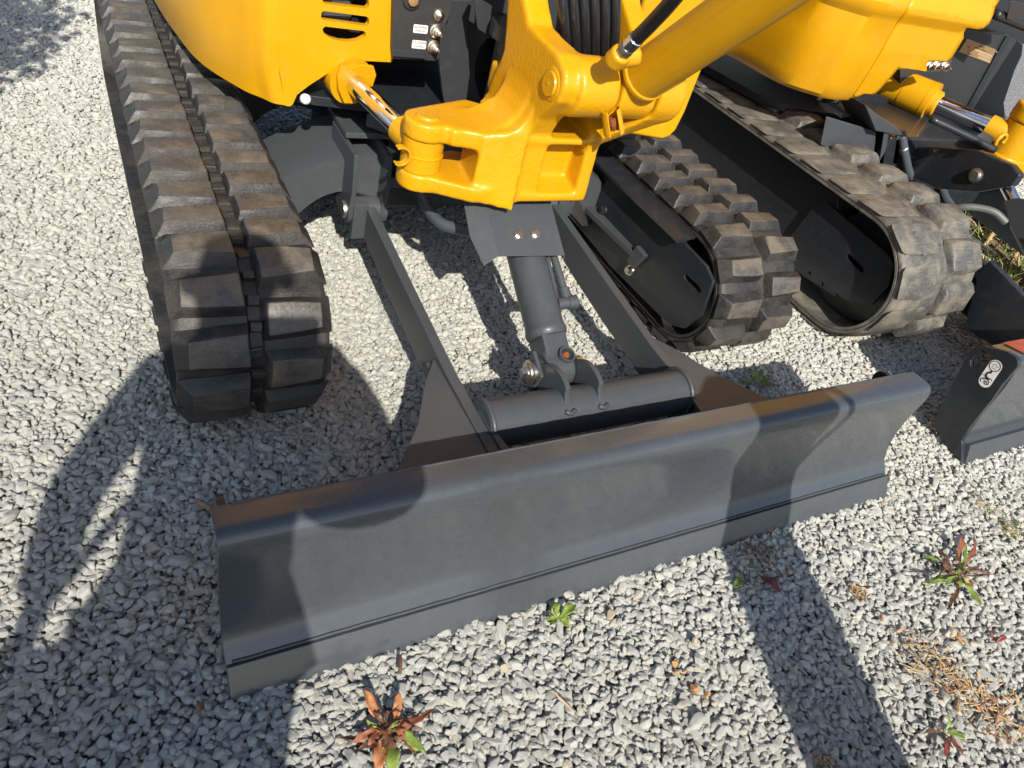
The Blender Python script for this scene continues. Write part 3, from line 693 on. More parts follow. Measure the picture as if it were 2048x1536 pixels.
# ---- swing cylinder
S0 = Vector((.597, 1.816, .584)); S1 = Vector((.664, 1.447, .572)); D_ = (S1 - S0).normalized()
mb = MB(); mb.rev(S0 + D_ * -.42, S0 + D_ * .035, [(0, .030), (0, .054), (.93, .054), (.94, .058), (1, .058), (1, .036)], 40); sw = mb.obj('swing_cylinder', YELC, EX, smooth=35)
mb = MB(); mb.rev(S0 + D_ * .030, S0 + D_ * .052, [(0, .044), (1, .040), (1, .032)], 32); mb.obj('gland_nut', YELC, sw, smooth=35)
cc = S0 + D_ * .046; up = Vector((0, 0, 1)); sx = D_.cross(up).normalized(); uz = sx.cross(D_)
fl = [(-.062, .028), (-.050, .052), (-.012, .056), (.012, .050), (.050, .054), (.058, .026), (.052, -.01), (.03, -.05), (-.004, -.052), (-.03, -.045), (-.052, -.015)]
V = [cc + sx * a * .86 + uz * b * .9 + D_ * t_ for t_ in (0, .010) for a, b in fl]; n_ = len(fl)
mb = MB(); mb.add(V, [tuple(range(n_)), tuple(range(2 * n_ - 1, n_ - 1, -1))] + [(i, (i + 1) % n_, (i + 1) % n_ + n_, i + n_) for i in range(n_)]); mb.obj('gland_plate', YELC, sw, bevel=.002)
mb = MB(); mb.rev(S0 + D_ * .04, S1 - D_ * .055, [(0, .0245), (1, .0245)], 40); mb.obj('chrome_rod', CHROME, sw, smooth=35)
mb = MB(); mb.rev(S1 - D_ * .095, S1 - D_ * .03, [(0, .02), (0, .033), (.5, .033), (1, .030)], 32); mb.obj('rod_end', YELC, sw, smooth=35)
mb = MB(); mb.cyl((S1.x, S1.y, .533), (S1.x, S1.y, .606), .046, 40)
mb.rev((S1.x, S1.y, .566), (S1.x, S1.y, .571), [(0, .046), (.3, .048), (.7, .048), (1, .046)], 40); mb.obj('rod_eye', YELC, sw, smooth=35)
mb = MB()
for w0 in (0,):
    P_ = [(S1.x - .046 - .0 + .022 * math.cos(R(w)) - .016, S1.y - .02, .572 + .022 * math.sin(R(w))) for w in range(-120, 121, 20)]
    V = []; F = []
    for k, p in enumerate(P_):
        for q, rr_ in ((0, 1), (.018, 1), (.018, .82), (0, .82)):
            cx_, cz_ = S1.x - .062, .572; V.append((cx_ + (p[0] - cx_) * rr_, p[1] - q, cz_ + (p[2] - cz_) * rr_))
    for k in range(len(P_) - 1):
        for i in range(4): F.append((k * 4 + i, k * 4 + (i + 1) % 4, (k + 1) * 4 + (i + 1) % 4, (k + 1) * 4 + i))
    F += [(0, 1, 2, 3), tuple((len(P_) - 1) * 4 + i for i in (3, 2, 1, 0))]
    mb.add(V, F)
mb.obj('grease_guard', YELC, sw, bevel=.001)

# ---- swing bracket (one casting)
mb = MB()
def disc(c, r, z0, z1): mb.cyl((c[0], c[1], z0), (c[0], c[1], z1), r, 40)
disc((.664, 1.447), .051, .606, .648); disc((.664, 1.447), .050, .490, .532)
mb.prism('z', [(.652, 1.497), (.69, 1.40), (.80, 1.355), (.88, 1.39), (.90, 1.50), (.80, 1.56)], .606, .648)      # upper fork arm
mb.prism('z', [(.652, 1.495), (.668, 1.398), (.76, 1.345), (.87, 1.34), (.90, 1.50), (.78, 1.54)], .492, .530)      # lower fork arm
mb.prism('y', [(.70, .610), (.70, .646), (.77, .650), (.815, .662), (.842, .685), (.857, .715), (.864, .76), (.90, .76), (.90, .60)], 1.385, 1.50)
mb.prism('y', [(.80, .60), (.81, .655), (.835, .668), (.852, .69), (.861, .72), (.90, .72), (.90, .60)], 1.352, 1.40)
mb.hexa([(.755, 1.355, .495), (.86, 1.325, .482), (.86, 1.46, .482), (.775, 1.47, .495), (.765, 1.365, .648), (.862, 1.345, .670), (.87, 1.50, .70), (.78, 1.50, .65)])  # left flange block
ear = [(1.60, .50), (1.585, .62), (1.572, .66), (1.565, .70), (1.548, .74), (1.540, .77), (1.553, .815), (1.575, .87), (1.66, 1.02), (1.76, 1.25), (1.60, 1.25), (1.545, 1.0), (1.500, .895), (1.452, .856), (1.388, .850), (1.318, .847), (1.274, .825), (1.264, .797), (1.272, .765), (1.330, .705), (1.352, .66), (1.345, .50)]
mb.prism('x', ear, .862, .925)
mb.cyl((.900, 1.312, .787), (.998, 1.312, .787), .062, 40)
ear2 = [(1.60, .66), (1.57, .70), (1.56, .82), (1.60, .90), (1.76, 1.25), (1.62, 1.25), (1.50, .92), (1.42, .87), (1.33, .85), (1.27, .83), (1.255, .79), (1.262, .745), (1.30, .715), (1.42, .66)]
mb.prism('x', ear2, 1.112, 1.165)
mb.cyl((1.104, 1.312, .787), (1.175, 1.312, .787), .064, 40)
mb.prism('x', [(1.34, .497), (1.55, .50), (1.58, .70), (1.42, .72), (1.352, .665)], 1.030, 1.066)     # right flange
mb.hexa([(1.030, 1.352, .640), (1.066, 1.352, .640), (1.10, 1.52, .68), (1.04, 1.52, .68), (1.10, 1.262, .745), (1.165, 1.262, .745), (1.165, 1.50, .76), (1.10, 1.50, .76)])
mb.box((.85, 1.405, .50), (1.05, 1.58, .64))          # recessed web
mb.prism('x', [(1.342, .497), (1.342, .517), (1.41, .535), (1.58, .535), (1.58, .485), (1.40, .485)], .86, 1.05)     # bottom shelf
mb.prism('x', [(1.348, .638), (1.348, .652), (1.58, .655), (1.58, .632), (1.40, .628)], .86, 1.05)          # upper shelf
mb.box((.87, 1.50, .45), (1.13, 1.66, .50)); mb.box((.87, 1.50, .66), (1.13, 1.60, .73))
bracket = cast_obj('swing_bracket', mb, YELC, EX, .0042, 16); bracket['label'] = 'yellow cast swing bracket with forked lug and boss'
mb = MB(); mb.rev((.8655, 1.312, .787), (.855, 1.312, .787), [(0, .0262), (.5, .0262), (.8, .025), (1, .024)], 40)
mb.rev((.8555, 1.312, .787), (.8540, 1.312, .787), [(0, .003), (1, .003)], 12); pin = mb.obj('bracket_pin', YELC, bracket, smooth=35)
mb = MB(); mb.rev((.866, 1.312, .787), (.8595, 1.312, .787), [(0, .0345), (.6, .0345), (.9, .032), (1, .029), (1, .027)], 40); mb.obj('pin_collar', YELC, pin, smooth=35)
mb = MB(); mb.rev((.664, 1.447, .644), (.664, 1.447, .6535), [(0, .0265), (.6, .0265), (.85, .025), (1, .0235)], 40); mb.obj('lug_pin', YELC, bracket, smooth=35)
mb = MB()
for i in range(4):
    for j in range(11):
        q = (.922 + i * .0072 + (.0036 if j % 2 else 0), 1.407, .553 + j * .0078)
        if i == 0 and j > 6: continue
        mb.rev(q, (q[0], 1.4015, q[2]), [(0, .0024), (.6, .0022), (1, .0008)], 8)
o = mb.obj('cast_dimples', YELC, bracket); o['kind'] = 'stuff'

# ---- boom cylinder with hose
B0 = Vector((1.051, 1.312, .787)); BD = Vector((0, -.705, .709)).normalized()
mb = MB(); mb.cyl((1.004, B0.y, B0.z), (1.098, B0.y, B0.z), .060, 40)
mb.rev(B0 + BD * 0, B0 + BD * .075, [(0, .040), (.6, .046), (1, .050)], 36)
be = cast_obj('boom_cylinder_eye', mb, YELC, EX, .0045, 4)
mb = MB(); mb.rev(B0 + BD * .062, B0 + BD * .66, [(0, .03), (0, .050), (.008, .0535), (.020, .0535), (.026, .0505), (.95, .0505), (.955, .056), (1, .056), (1, .03)], 56)
bcy = mb.obj('boom_cylinder', YEL, EX, smooth=35)
mb = MB(); mb.rev(B0 + BD * .66, B0 + BD * .80, [(0, .028), (1, .028)], 32); mb.obj('boom_cylinder_rod', CHROME, bcy, smooth=35)
V1 = Vector((-.55, 0, 0)) + Vector((0, -.5, -.5)) * -.55; V1.normalize()
h0 = Vector(U(1232, 118, y=1.205)); h1 = Vector(U(1272, 78, y=1.165)); h2 = Vector(U(1352, -8, y=1.085))
mb = MB(); mb.rev(h0 - (h1 - h0).normalized() * .012, h0 + (h1 - h0) * .34, [(0, .008), (0, .018), (.15, .022), (.9, .021), (1, .018)], 24)
mb.rev(h0 + Vector((.045, .0, .012)), h0, [(0, .022), (.8, .020), (1, .014)], 24); pb = cast_obj('hose_port', mb, YELC, bcy, .0035, 3)
hd = (h1 - h0).normalized()
mb = MB(); mb.rev(h0 + (h1 - h0) * .30, h0 + (h1 - h0) * .62, [(0, .0125), (.1, .0125), (.1, .0155), (.5, .0155), (.5, .0135), (.6, .0135), (.6, .016), (1, .016)], 6); mb.obj('hose_nut', STEEL, bcy, smooth=30)
mb = MB(); mb.rev(h0 + (h1 - h0) * .60, h0 + (h1 - h0) * 1.05, [(0, .013), (.2, .0135), (.22, .0155), (.95, .0155), (1, .0135)], 24); mb.obj('hose_ferrule', CHROME, bcy, smooth=35)
mb = MB(); mb.tube([h1 - hd * .004, h1 + hd * .05, h2, h2 + (h2 - h1) * .9 + Vector((0, .01, .01))], .0138, 18); mb.obj('boom_hose', HOSE, bcy, smooth=180)
# split guard under the eye
g0 = Vector(U(1222, 222, y=1.255)); gd = (Vector(U(1228, 262, y=1.245)) - g0)
mb = MB(); V = []; F = []
ga = gd.normalized(); gb = ga.cross(Vector((1, 0, 0))).normalized(); gc = gb.cross(ga)
for k in range(15):
    w = R(-215 + k * 21.5)
    for t_, rr_ in ((-.1, .0215), (1.15, .0225), (1.15, .018), (-.1, .0175)): V.append(g0 + gd * t_ + (gc * math.cos(w) + gb * math.sin(w)) * rr_)
for k in range(14):
    for i in range(4): F.append((k * 4 + i, k * 4 + (i + 1) % 4, (k + 1) * 4 + (i + 1) % 4, (k + 1) * 4 + i))
F += [(0, 1, 2, 3), (59, 58, 57, 56)]
mb.add(V, F); gg = mb.obj('nipple_guard', YELC, be, bevel=.0015)
mb = MB(); mb.rev(g0 + gd * .35, g0 + gd * 1.0, [(0, .012), (.5, .010), (.8, .006), (1, .002)], 9); mb.obj('rusty_grease', RUST, gg)

# ---- hoses through the bracket
for k in range(6):
    a = Vector(U(1122 + 21.5 * k, -60 + 3 * k, y=1.47)); xk = a.x
    pts = [Vector(U(1121 + 21.0 * k + 2, -140, y=1.50)), Vector(U(1122 + 21.5 * k + 1, -30, y=1.47)), Vector(U(1128 + 20.5 * k, 40, y=1.455)), Vector(U(1134 + 18.5 * k, 112, y=1.46)), Vector(U(1140 + 16 * k, 190, y=1.52))]
    o = MB().tube(pts, .0122, 18, 10).obj('hydraulic_hose', HOSE, EX, smooth=180)
    if k in (1, 4):
        s0 = pts[3] + (pts[2] - pts[3]) * .15; s1 = pts[2]
        ex = (s1 - s0).normalized(); toc = (Vector(CAM) - s0).normalized(); s0 = s0 + toc * .0126
        textobj('2024 31 PM' if k == 1 else 'PM 31 2WIRE', (s0, s0 + ex, s0 + toc.cross(ex)), .0105, PRINTW, o, align='LEFT', lift=.0002)

# ---- raised boom above the frame
mb = MB(); mb.prism('x', [(1.56, 1.12), (1.72, 1.18), (1.70, 1.36), (1.25, 1.85), (.98, 2.35), (.90, 3.1), (.66, 3.1), (.64, 2.2), (.80, 1.62), (1.20, 1.36)], .995, 1.105)
mb.obj('boom', YEL, EX, bevel=.01)
mb = MB(); mb.hexa([(.30, 1.83, 1.35), (.72, 1.80, 1.35), (.72, 2.7, 1.35), (.26, 2.7, 1.35), (.34, 1.86, 2.45), (.72, 1.84, 2.45), (.72, 2.65, 2.45), (.32, 2.65, 2.45)]); mb.obj('cab', DARK, EX, bevel=.03, seg=3)
MB().box((.25, 1.82, 1.30), (.74, 2.75, 1.95)).obj('cab_skirt', YEL, EX, bevel=.02)  # unseen yellow block, raised so the blade top reflects it
MB().box((1.20, 1.68, 1.30), (1.74, 2.7, 1.95)).obj('tank_cover', YEL, EX, bevel=.05, seg=4)  # unseen too, enlarged for its yellow reflection on the blade

# ================================================================== EXCAVATOR ON THE RIGHT
EM = root('excavator', 'larger yellow compact excavator at the right edge with mud-caked rubber track and nameplate', 'excavator', (3.18, 2.3, 0))
T2 = (RUBD, RUBD, RUBD)
build_track(EM, 2.203, 2.603, 1.325, 3.4, .232, .226, .030, .142, T2, 'mud-caked pale rubber track with rounded worn lugs', phase=(.45, .95), hl=.2, sh=.03, seed=5, center=False, lsize=(.098, .080), bev=.013, rough=.005, gap=.018, outer=.004)
build_track(EM, 3.75, 4.15, 1.325, 3.4, .232, .226, .036, .142, T2, None, phase=(.45, .95), seed=6, center=False, lsize=(.088, .070), bev=.011, rough=.003, gap=.03)
for xa, xb in ((2.31, 2.50), (3.86, 4.04)): wheels(EM, xa, xb, 1.33, 3.4, .232, .185, 4, .07, .11)
fp = [(1.60, .205), (1.575, .330), (1.54, .365), (1.24, .350), (1.20, .335), (1.175, .27), (1.187, .183), (1.262, .142), (1.47, .105), (1.62, .100)]
sl = UYZ([(1693, 511), (1699, 508), (1725, 534), (1728, 542), (1722, 546), (1695, 520)], 2.245)
hl = [arc(1.60 - .005 + .0, .205, .0, 0, 330, 3)]
MB().prism('x', fp, 2.245, 2.256, [sl, *[arc(*UYZ([q], 2.245)[0], .007, 0, 324, 9) for q in ((1619, 546), (1645, 568), (1674, 591))]]).obj('track_frame', DARK, EM, bevel=.002)
MB().prism('x', [(1.52, .15), (1.50, .37), (1.52, .40), (3.3, .40), (3.3, .12), (1.60, .10)], 2.262, 2.40, [arc(1.98, .31, .0, 0, 1, 1)] if 0 else []).obj('track_beam', DARK, EM, bevel=.004)
# blade
bl = [(2.203, 3.72)]
fr2 = [(.682, .055), (.688, .115), (.692, .16), (.692, .213), (.695, .27), (.70, .310), (.704, .326), (.712, .338), (.727, .344)]
bk2 = [(.796, .330), (.796, .318), (.73, .332), (.718, .322), (.71, .27), (.704, .213), (.704, .16), (.70, .115), (.694, .055)]
mb = MB(); mb.prism('x', fr2 + bk2, 2.217, 4.15); bm2 = mb.obj('dozer_blade', BLADEM, EM, smooth=22)
mb = MB(); mb.prism('x', [(.628, -.012), (.657, .056), (.669, .052), (.684, .058), (.694, .05), (.642, -.012)], 2.214, 4.15); mb.obj('cutting_edge', GREY, bm2, bevel=.0012)
ep = [(.632, -.004), (.769, .035), (.800, .15), (.818, .245), (.822, .275)] + arc(.795, .300, .026, 0, 80, 5) + [(.745, .352)] + arc(.722, .330, .024, 80, 190, 6) + [(.698, .27), (.6915, .213), (.690, .16), (.6875, .115), (.680, .058), (.672, .052)]
eh = [(.795, .305), (.785, .312), (.770, .312), (.760, .300), (.765, .285), (.780, .262), (.797, .255), (.807, .268), (.806, .285)]
epl = MB().prism('x', ep, 2.195, 2.213, [eh]).obj('end_plate', DARK, bm2, bevel=.002)
epl['label'] = 'dark end plate with lifting eye and hook sticker'
MB().prism('x', [(.727, .3455), (.795, .3335), (.795, .3350), (.727, .3472)], 2.27, 4.1).obj('red_stripe', REDP, bm2)
# hook sticker: capsule on the plate facing -x ; local axes: u up the capsule
c = Vector((2.1945, .722, .262)); uu = (Vector(U(1990, 735, x=2.1945)) - Vector(U(1968, 768, x=2.1945))); cL = uu.length; uu.normalize(); vv = Vector((1, 0, 0)).cross(uu)
c = (Vector(U(1991, 733, x=2.1945)) + Vector(U(1970, 762, x=2.1945))) / 2; hl_ = (Vector(U(1991, 733, x=2.1945)) - Vector(U(1970, 762, x=2.1945))).length / 2; rad = .0185
def flat(pts, name, mat, par, lift, th=.0006):
    V = [c + uu * a + vv * b + Vector((-lift - q, 0, 0)) for q in (0, th) for a, b in pts]; n_ = len(pts)
    return MB().add(V, [tuple(range(n_)), tuple(range(2 * n_ - 1, n_ - 1, -1))] + [(i, (i + 1) % n_, (i + 1) % n_ + n_, i + n_) for i in range(n_)]).obj(name, mat, par)
def stroke(pts, w, name, par, lift, closed=False):
    pts = [Vector((a, b)) for a, b in pts]; L_ = []; R_ = []
    for i, p in enumerate(pts):
        d = (pts[min(i + 1, len(pts) - 1)] - pts[max(i - 1, 0)]).normalized(); nn_ = Vector((-d.y, d.x)) * w
        L_.append(p + nn_); R_.append(p - nn_)
    V = [c + uu * p.x + vv * p.y + Vector((-lift, 0, 0)) for p in L_ + R_]; n_ = len(pts)
    return MB().add(V, [(i, i + 1, i + 1 + n_, i + n_) for i in range(n_ - 1)]).obj(name, PRINT, par)
stk = flat(arc(hl_, 0, rad, -90, 90, 12) + arc(-hl_, 0, rad, 90, 270, 12), 'hook_sticker', STICK, epl, 0)
stroke(arc(hl_, 0, rad * .82, 0, 360, 24), .0011, 'circle_mark', stk, .0012)
stroke([(hl_ + .006, 0), (hl_ + .001, .008), (hl_ + .001, .004), (hl_ - .008, .005), (hl_ - .008, -.005), (hl_ + .001, -.004), (hl_ + .001, -.008), (hl_ + .006, 0)], .0006, 'arrow_mark', stk, .0012)
stroke([(hl_ - .014, 0), (.004, 0)] + [(.004 - .010 + .010 * math.cos(R(w)), .0085 * math.sin(R(w)) + 0.001) for w in range(0, -250, -25)], .0027, 'hook_mark', stk, .0012)
stroke([(-.014, -.016), (-.011, -.010), (-.015, -.006), (-.011, 0), (-.015, .005), (-.011, .010), (-.015, .016)], .0010, 'tree_mark', stk, .0012)
stroke([(-.034, -.010), (-.026, -.014), (-.020, -.008), (-.018, .002), (-.022, .010), (-.030, .011), (-.034, .004), (-.030, -.002), (-.025, .001), (-.027, .006)], .0014, 'load_mark', stk, .0012)
stroke([(-.020, -.012), (-.032, .012)], .0007, 'load_mark', stk, .0013)
# blade arm
ap = UYZ([(1935, 655), (1962, 548), (1985, 520), (2100, 640), (2140, 700), (2040, 720)], 2.72)
MB().prism('x', ap, 2.70, 2.73).obj('blade_arm', DARK, EM, bevel=.003)
MB().prism('x', [(1.75, .33), (1.30, .33), (.80, .26), (.80, .10), (1.30, .14), (1.75, .18)], 2.76, 2.79).obj('blade_arm', DARK, EM, bevel=.003)
MB().prism('x', [(1.75, .33), (1.30, .33), (.80, .26), (.80, .10), (1.30, .14), (1.75, .18)], 3.57, 3.60).obj('blade_arm', DARK, EM, bevel=.003)
MB().cyl((2.79, 1.0, .2), (3.57, 1.0, .2), .06, 32).obj('cross_tube', GREY, EM, smooth=35)
# body cover
def smooth_pts(px, z): return [tuple(U(a, b, z=z)[:2]) for a, b in px]
ZB = .635
bot = smooth_pts([(1415, 80), (1470, 110), (1560, 160), (1625, 183), (1665, 193), (1703, 195)], ZB)
bot = [(2.25, 3.4), (2.24, 2.8)] + bot
D2 = dense(bot, 28); n_ = len(D2); cxp, cyp = 3.1, 2.7
rows = [(.585, .985), (.60, 1.0), (.64, 1.012), (.70, 1.028), (.78, 1.042), (.87, 1.047), (.885, 1.056), (.905, 1.068), (.925, 1.070), (.94, 1.062), (.955, 1.046), (1.0, 1.038), (1.3, 1.03)]
V = [(cxp + (x - cxp) * s_, cyp + (y - cyp) * s_, z_) for z_, s_ in rows for x, y in D2]
rows = [(z_ + .035, q_) for z_, q_ in rows]
V = [(cxp + (x - cxp) * s_, cyp + (y - cyp) * s_, z_) for z_, s_ in rows for x, y in D2]
F = [(j * n_ + k, j * n_ + k + 1, (j + 1) * n_ + k + 1, (j + 1) * n_ + k) for j in range(len(rows) - 1) for k in range(n_ - 1)]
# front face as a further loft that ends on the photographed outline
ex_ = D2[-1]
edge = [(1703, 195), (1715, 195), (1731, 187), (1751, 188), (1790, 144), (1797, 136), (1836, 140), (1854, 143), (1853, 129), (1858, 122), (1899, 122), (1927, 76), (1928, 63), (1934, 54), (1964, 59), (1999, 0), (2060, -110)]
yF = D2[-1][1]; print('yF', yF)
o = MB().add(V, F).obj('side_cover', YEL, EM, smooth=30); o['label'] = 'broad yellow curved cover with a raised belt line'
x_l = lambda z_: cxp + (ex_[0] - cxp) * np.interp(z_, [r_[0] for r_ in rows], [r_[1] for r_ in rows])
y_l = lambda z_: cyp + (ex_[1] - cyp) * np.interp(z_, [r_[0] for r_ in rows], [r_[1] for r_ in rows])
fe = []
for a_, b_ in edge:
    q = U(a_, b_, y=yF)
    for _ in range(6): q = U(a_, b_, y=y_l(q[2]) - .003)
    fe.append((q[0], q[2]))
zs = [ZB, .65, .66, .67, .68, .70, .73, .76, .78, .80, .83, .86, .88, .90, .915, .93, .945, .955, .97, 1.0, 1.05, 1.12, 1.2, 1.3]
fz = np.array([p[1] for p in fe]); fx = np.array([p[0] for p in fe])
zt = 1.3; left = [(x_l(z_), z_) for z_ in zs]
poly = [(x, z) for x, z in fe if z < zt] + [(fe[-1][0] + .05, zt)] + left[::-1]
bm = bmesh.new(); vs_ = [bm.verts.new((x, 0, z)) for x, z in poly]
for q in tessellate_polygon([[Vector((x, z, 0)) for x, z in poly]]):
    try: bm.faces.new([vs_[k] for k in q])
    except ValueError: pass
for L_ in (.25, .12, .06, .03, .03):
    bmesh.ops.subdivide_edges(bm, edges=[e for e in bm.edges if e.calc_length() > L_], cuts=1); bmesh.ops.triangulate(bm, faces=bm.faces)
for v_ in bm.verts: v_.co.y = y_l(v_.co.z) - .001
bmesh.ops.recalc_face_normals(bm, faces=bm.faces); bm.verts.ensure_lookup_table(); bm.verts.index_update()
V = [tuple(v_.co) for v_ in bm.verts]; F = [tuple(v_.index for v_ in f_.verts) for f_ in bm.faces]; bm.free()
o = MB().add(V, F).obj('front_cover', YEL, EM, smooth=30); sd_ = o.modifiers.new('t', 'SOLIDIFY'); sd_.thickness = .006; sd_.offset = 0
MB().box((2.45, 2.2, .62), (4.05, 3.3, 1.3)).obj('engine_cover', YEL, EM, bevel=.1, seg=4)
MB().box((2.32, 1.95, 1.29), (4.05, 3.3, 2.5)).obj('cab_side', YEL, EM, bevel=.06, seg=4)  # unseen yellow mass added to reflect orange in the nearer blade
MB().prism('z', [(2.3, 3.2), (2.29, 2.5), (2.36, 2.15), (2.46, 2.03), (2.62, 2.00), (3.6, 2.00), (4.0, 2.5), (4.0, 3.3)], .47, .50).obj('revolving_frame', DARK, EM, bevel=.002)
for px_, py_ in ((1640, 197), (1672, 203), (1790, 230), (1815, 240)):
    c_ = U(px_, py_, y=2.095 if px_ > 1700 else 1.95); hexbolt('frame_bolt', tuple(c_), (0, -1, 0), .009, EM, ZINC)
MB().prism('y', UXZ([(1600, 180), (1760, 190), (1900, 240), (1990, 300), (1960, 340), (1830, 260), (1700, 215)], 2.10), 2.10, 2.13).obj('frame_skirt', DARK, EM, bevel=.003)
# tail plate with nameplate
dp = UXZ([(1934, 57), (1975, 68), (1998, 71), (2014, 69), (2046, 90), (2044, 110), (2030, 140), (2008, 205), (2011, 235), (2020, 262), (1930, 235), (1850, 200), (1800, 175), (1800, 140), (1880, 125), (1905, 110)], 2.08)
tp = MB().prism('y', dp, 2.08, 2.12).obj('frame_plate', PANEL, EM, bevel=.003)
MB().prism('y', UXZ([(2012, 72), (2020, 74), (1940, 222), (1931, 219)], 2.075), 2.072, 2.08).obj('plate_seam', DARK, tp)
npq = [Vector(U(a, b, y=2.078)) for a, b in ((1934, 77), (1992, 99), (1979, 127), (1917, 103))]
nv = Vector((0, -.0016, 0))
npl = MB().hexa(npq + [q + nv for q in npq]).obj('nameplate', BRONZE, tp); npl['label'] = 'gold nameplate riveted to the dark plate'
ex = (npq[1] - npq[0]).normalized(); ey = (npq[0] - npq[3]).normalized(); w_ = (npq[1] - npq[0]).length; h_ = (npq[0] - npq[3]).length
def npt(u, v_): return npq[3] + (npq[2] - npq[3]) * u + (npq[0] - npq[3]) * v_ + nv
for body, u, v_, s_ in (('KOBELCO', .5, .86, .16), ('KOBELCO CONSTRUCTION MACHINERY CO LTD', .5, .68, .075), ('Model', .17, .52, .11), ('Serial Number', .26, .34, .10), ('Manufacturing Year', .30, .14, .10)):
    p_ = npt(u, v_); textobj(body, (p_, p_ + ex, p_ + ex.cross(Vector((0, -1, 0))) * -1 if 0 else p_ + Vector((-ex.z, 0, ex.x))), h_ * s_ * 1.15, PRINT, npl, lift=.0004)
for u0, u1, v_ in ((.36, .93, .52), (.52, .93, .34), (.58, .93, .14)):
    a, b = npt(u0, v_ - .06), npt(u1, v_ - .06); a2, b2 = npt(u0, v_ + .07), npt(u1, v_ + .07)
    MB().hexa([a, b, b2, a2] + [q + nv * .3 for q in (a, b, b2, a2)]).obj('stamped_field', simple('pale_gold', (.55, .42, .26), .4, Metallic=.4), npl)
for u, v_ in ((.04, .92), (.96, .92), (.04, .08), (.96, .08)):
    q = npt(u, v_); MB().rev(q, q + nv * 1.6, [(0, .0028), (.6, .0026), (1, .001)], 12).obj('rivet', ZINC, npl, smooth=60)
for a_, b_ in ((1892, 97), (1906, 99)):
    c_ = U(a_, b_, y=y_l(.82) - .001); q = round_rect(.0095, .0065, .0015)
    MB().prism('y', [(c_[0] + x, c_[2] + z_ - .2 * x) for x, z_ in q], c_[1] - .001, c_[1]).obj('white_decal', STICK, EM)
for (a_, b_) in ((1857, 132), (1871, 131), (1888, 132)):
    p = Vector(U(a_, b_, y=1.90)); d = Vector((-.25, -1, .1)).normalized()
    MB().rev(p, p + d * .040, [(0, .017), (.15, .017), (.2, .013), (.5, .013), (.55, .009), (.8, .006), (1, .003)], 20).obj('grease_nipple', ZINC, EM, smooth=35)
MB().hexa([tuple(U(a, b, y=y)) for y in (1.905, 1.92) for a, b in ((1850, 122), (1905, 120), (1893, 142), (1853, 143))]).obj('nipple_bracket', STEEL, EM, bevel=.002)
# top right dark machinery
MB().prism('y', UXZ([(1990, -60), (2150, -60), (2150, 120), (2046, 88), (1998, 68), (1960, 55)], 2.15), 2.15, 2.2).obj('inner_bulkhead', DARK, EM, bevel=.003)
MB().tube([U(1990, 28, y=1.88), U(2030, 44, y=1.86), U(2070, 60, y=1.84)], .018).obj('rubber_buffer', DARK, EM, smooth=180)
MB().hexa([tuple(U(a, b, y=y)) for y in (1.85, 1.92) for a, b in ((2020, 0), (2080, 10), (2075, 50), (2012, 40))]).obj('cable_box', PANEL, EM, bevel=.006)
MB().box((2.6, 2.3, .585), (4.0, 2.33, 1.4)).obj('inner_bulkhead', DARK, EM)
# swing cylinder
s0 = Vector(U(1768, 162, z=.585)); s1 = Vector(U(1863, 204, z=.585)); s2 = Vector(U(1985, 256, z=.585)); dd = (s1 - s0).normalized()
print('M2 swing', s0, s1, s2)
s1 = s0 + (s2 - s0).normalized() * (s1 - s0).length; dd = (s2 - s0).normalized()
mb = MB(); mb.rev(s0 - dd * .03, s1, [(0, .03), (0, .070), (.5, .070), (.505, .072), (.86, .0745), (.90, .0745), (.905, .076), (1, .076), (1, .038)], 48); sw2 = mb.obj('swing_cylinder', YEL, EM, smooth=35)
mb = MB(); mb.rev(s1 - dd * .002, s1 + dd * .03, [(0, .052), (.8, .050), (1, .038)], 36); mb.obj('gland_nut', YEL, sw2, smooth=35)
mb = MB(); mb.cyl(s1, s2, .036, 40); mb.obj('chrome_rod', CHROME, sw2, smooth=35)
q1 = s2 + dd * .07
mb = MB(); mb.rev(s2 - dd * .02, q1, [(0, .03), (0, .047), (.6, .047), (1, .04)], 32)
mb.cyl((q1.x + .03, q1.y - .02, .52), (q1.x + .03, q1.y - .02, .645), .072, 40)
mb.obj('rod_end', YELC, sw2, smooth=35)
mb = MB(); cL2 = (q1.x + .03, q1.y - .02)
mb.cyl((*cL2, .645), (*cL2, .715), .078, 40); mb.cyl((*cL2, .45), (*cL2, .52), .08, 40)
mb.prism('z', [(cL2[0] - .03, cL2[1] + .07), (cL2[0] + .0, cL2[1] - .078), (cL2[0] + .4, cL2[1] - .2), (cL2[0] + .4, cL2[1] + .1)], .645, .715)
mb.prism('z', [(cL2[0] - .03, cL2[1] + .07), (cL2[0] + .0, cL2[1] - .08), (cL2[0] + .4, cL2[1] - .2), (cL2[0] + .4, cL2[1] + .1)], .45, .52)
mb.box((cL2[0] + .25, cL2[1] - .18, .485), (cL2[0] + .45, cL2[1] + .12, 1.1))
mb.cyl((cL2[0] - .01, cL2[1] + .02, .42), (cL2[0] - .01, cL2[1] + .02, .46), .06, 32)
br2 = cast_obj('swing_bracket', mb, YELC, EM, .007, 5)
MB().rev((*cL2, .711), (*cL2, .723), [(0, .038), (.7, .038), (1, .034)], 32).obj('lug_pin', YELC, br2, smooth=35)
mb = MB(); gq = Vector(U(1997, 278, z=.66)) ; ring = [gq + Vector((.022 * math.cos(R(w)), -.01, .022 * math.sin(R(w)))) for w in range(-30, 250, 20)]
MB().tube(ring, .007, 8, 2).obj('grease_guard', YELC, sw2, smooth=180)
MB().tube([U(1862, 238, z=.64), U(1935, 272, z=.62), U(1990, 300, z=.60)], .013).obj('steel_pipe', DARK, EM, smooth=180)
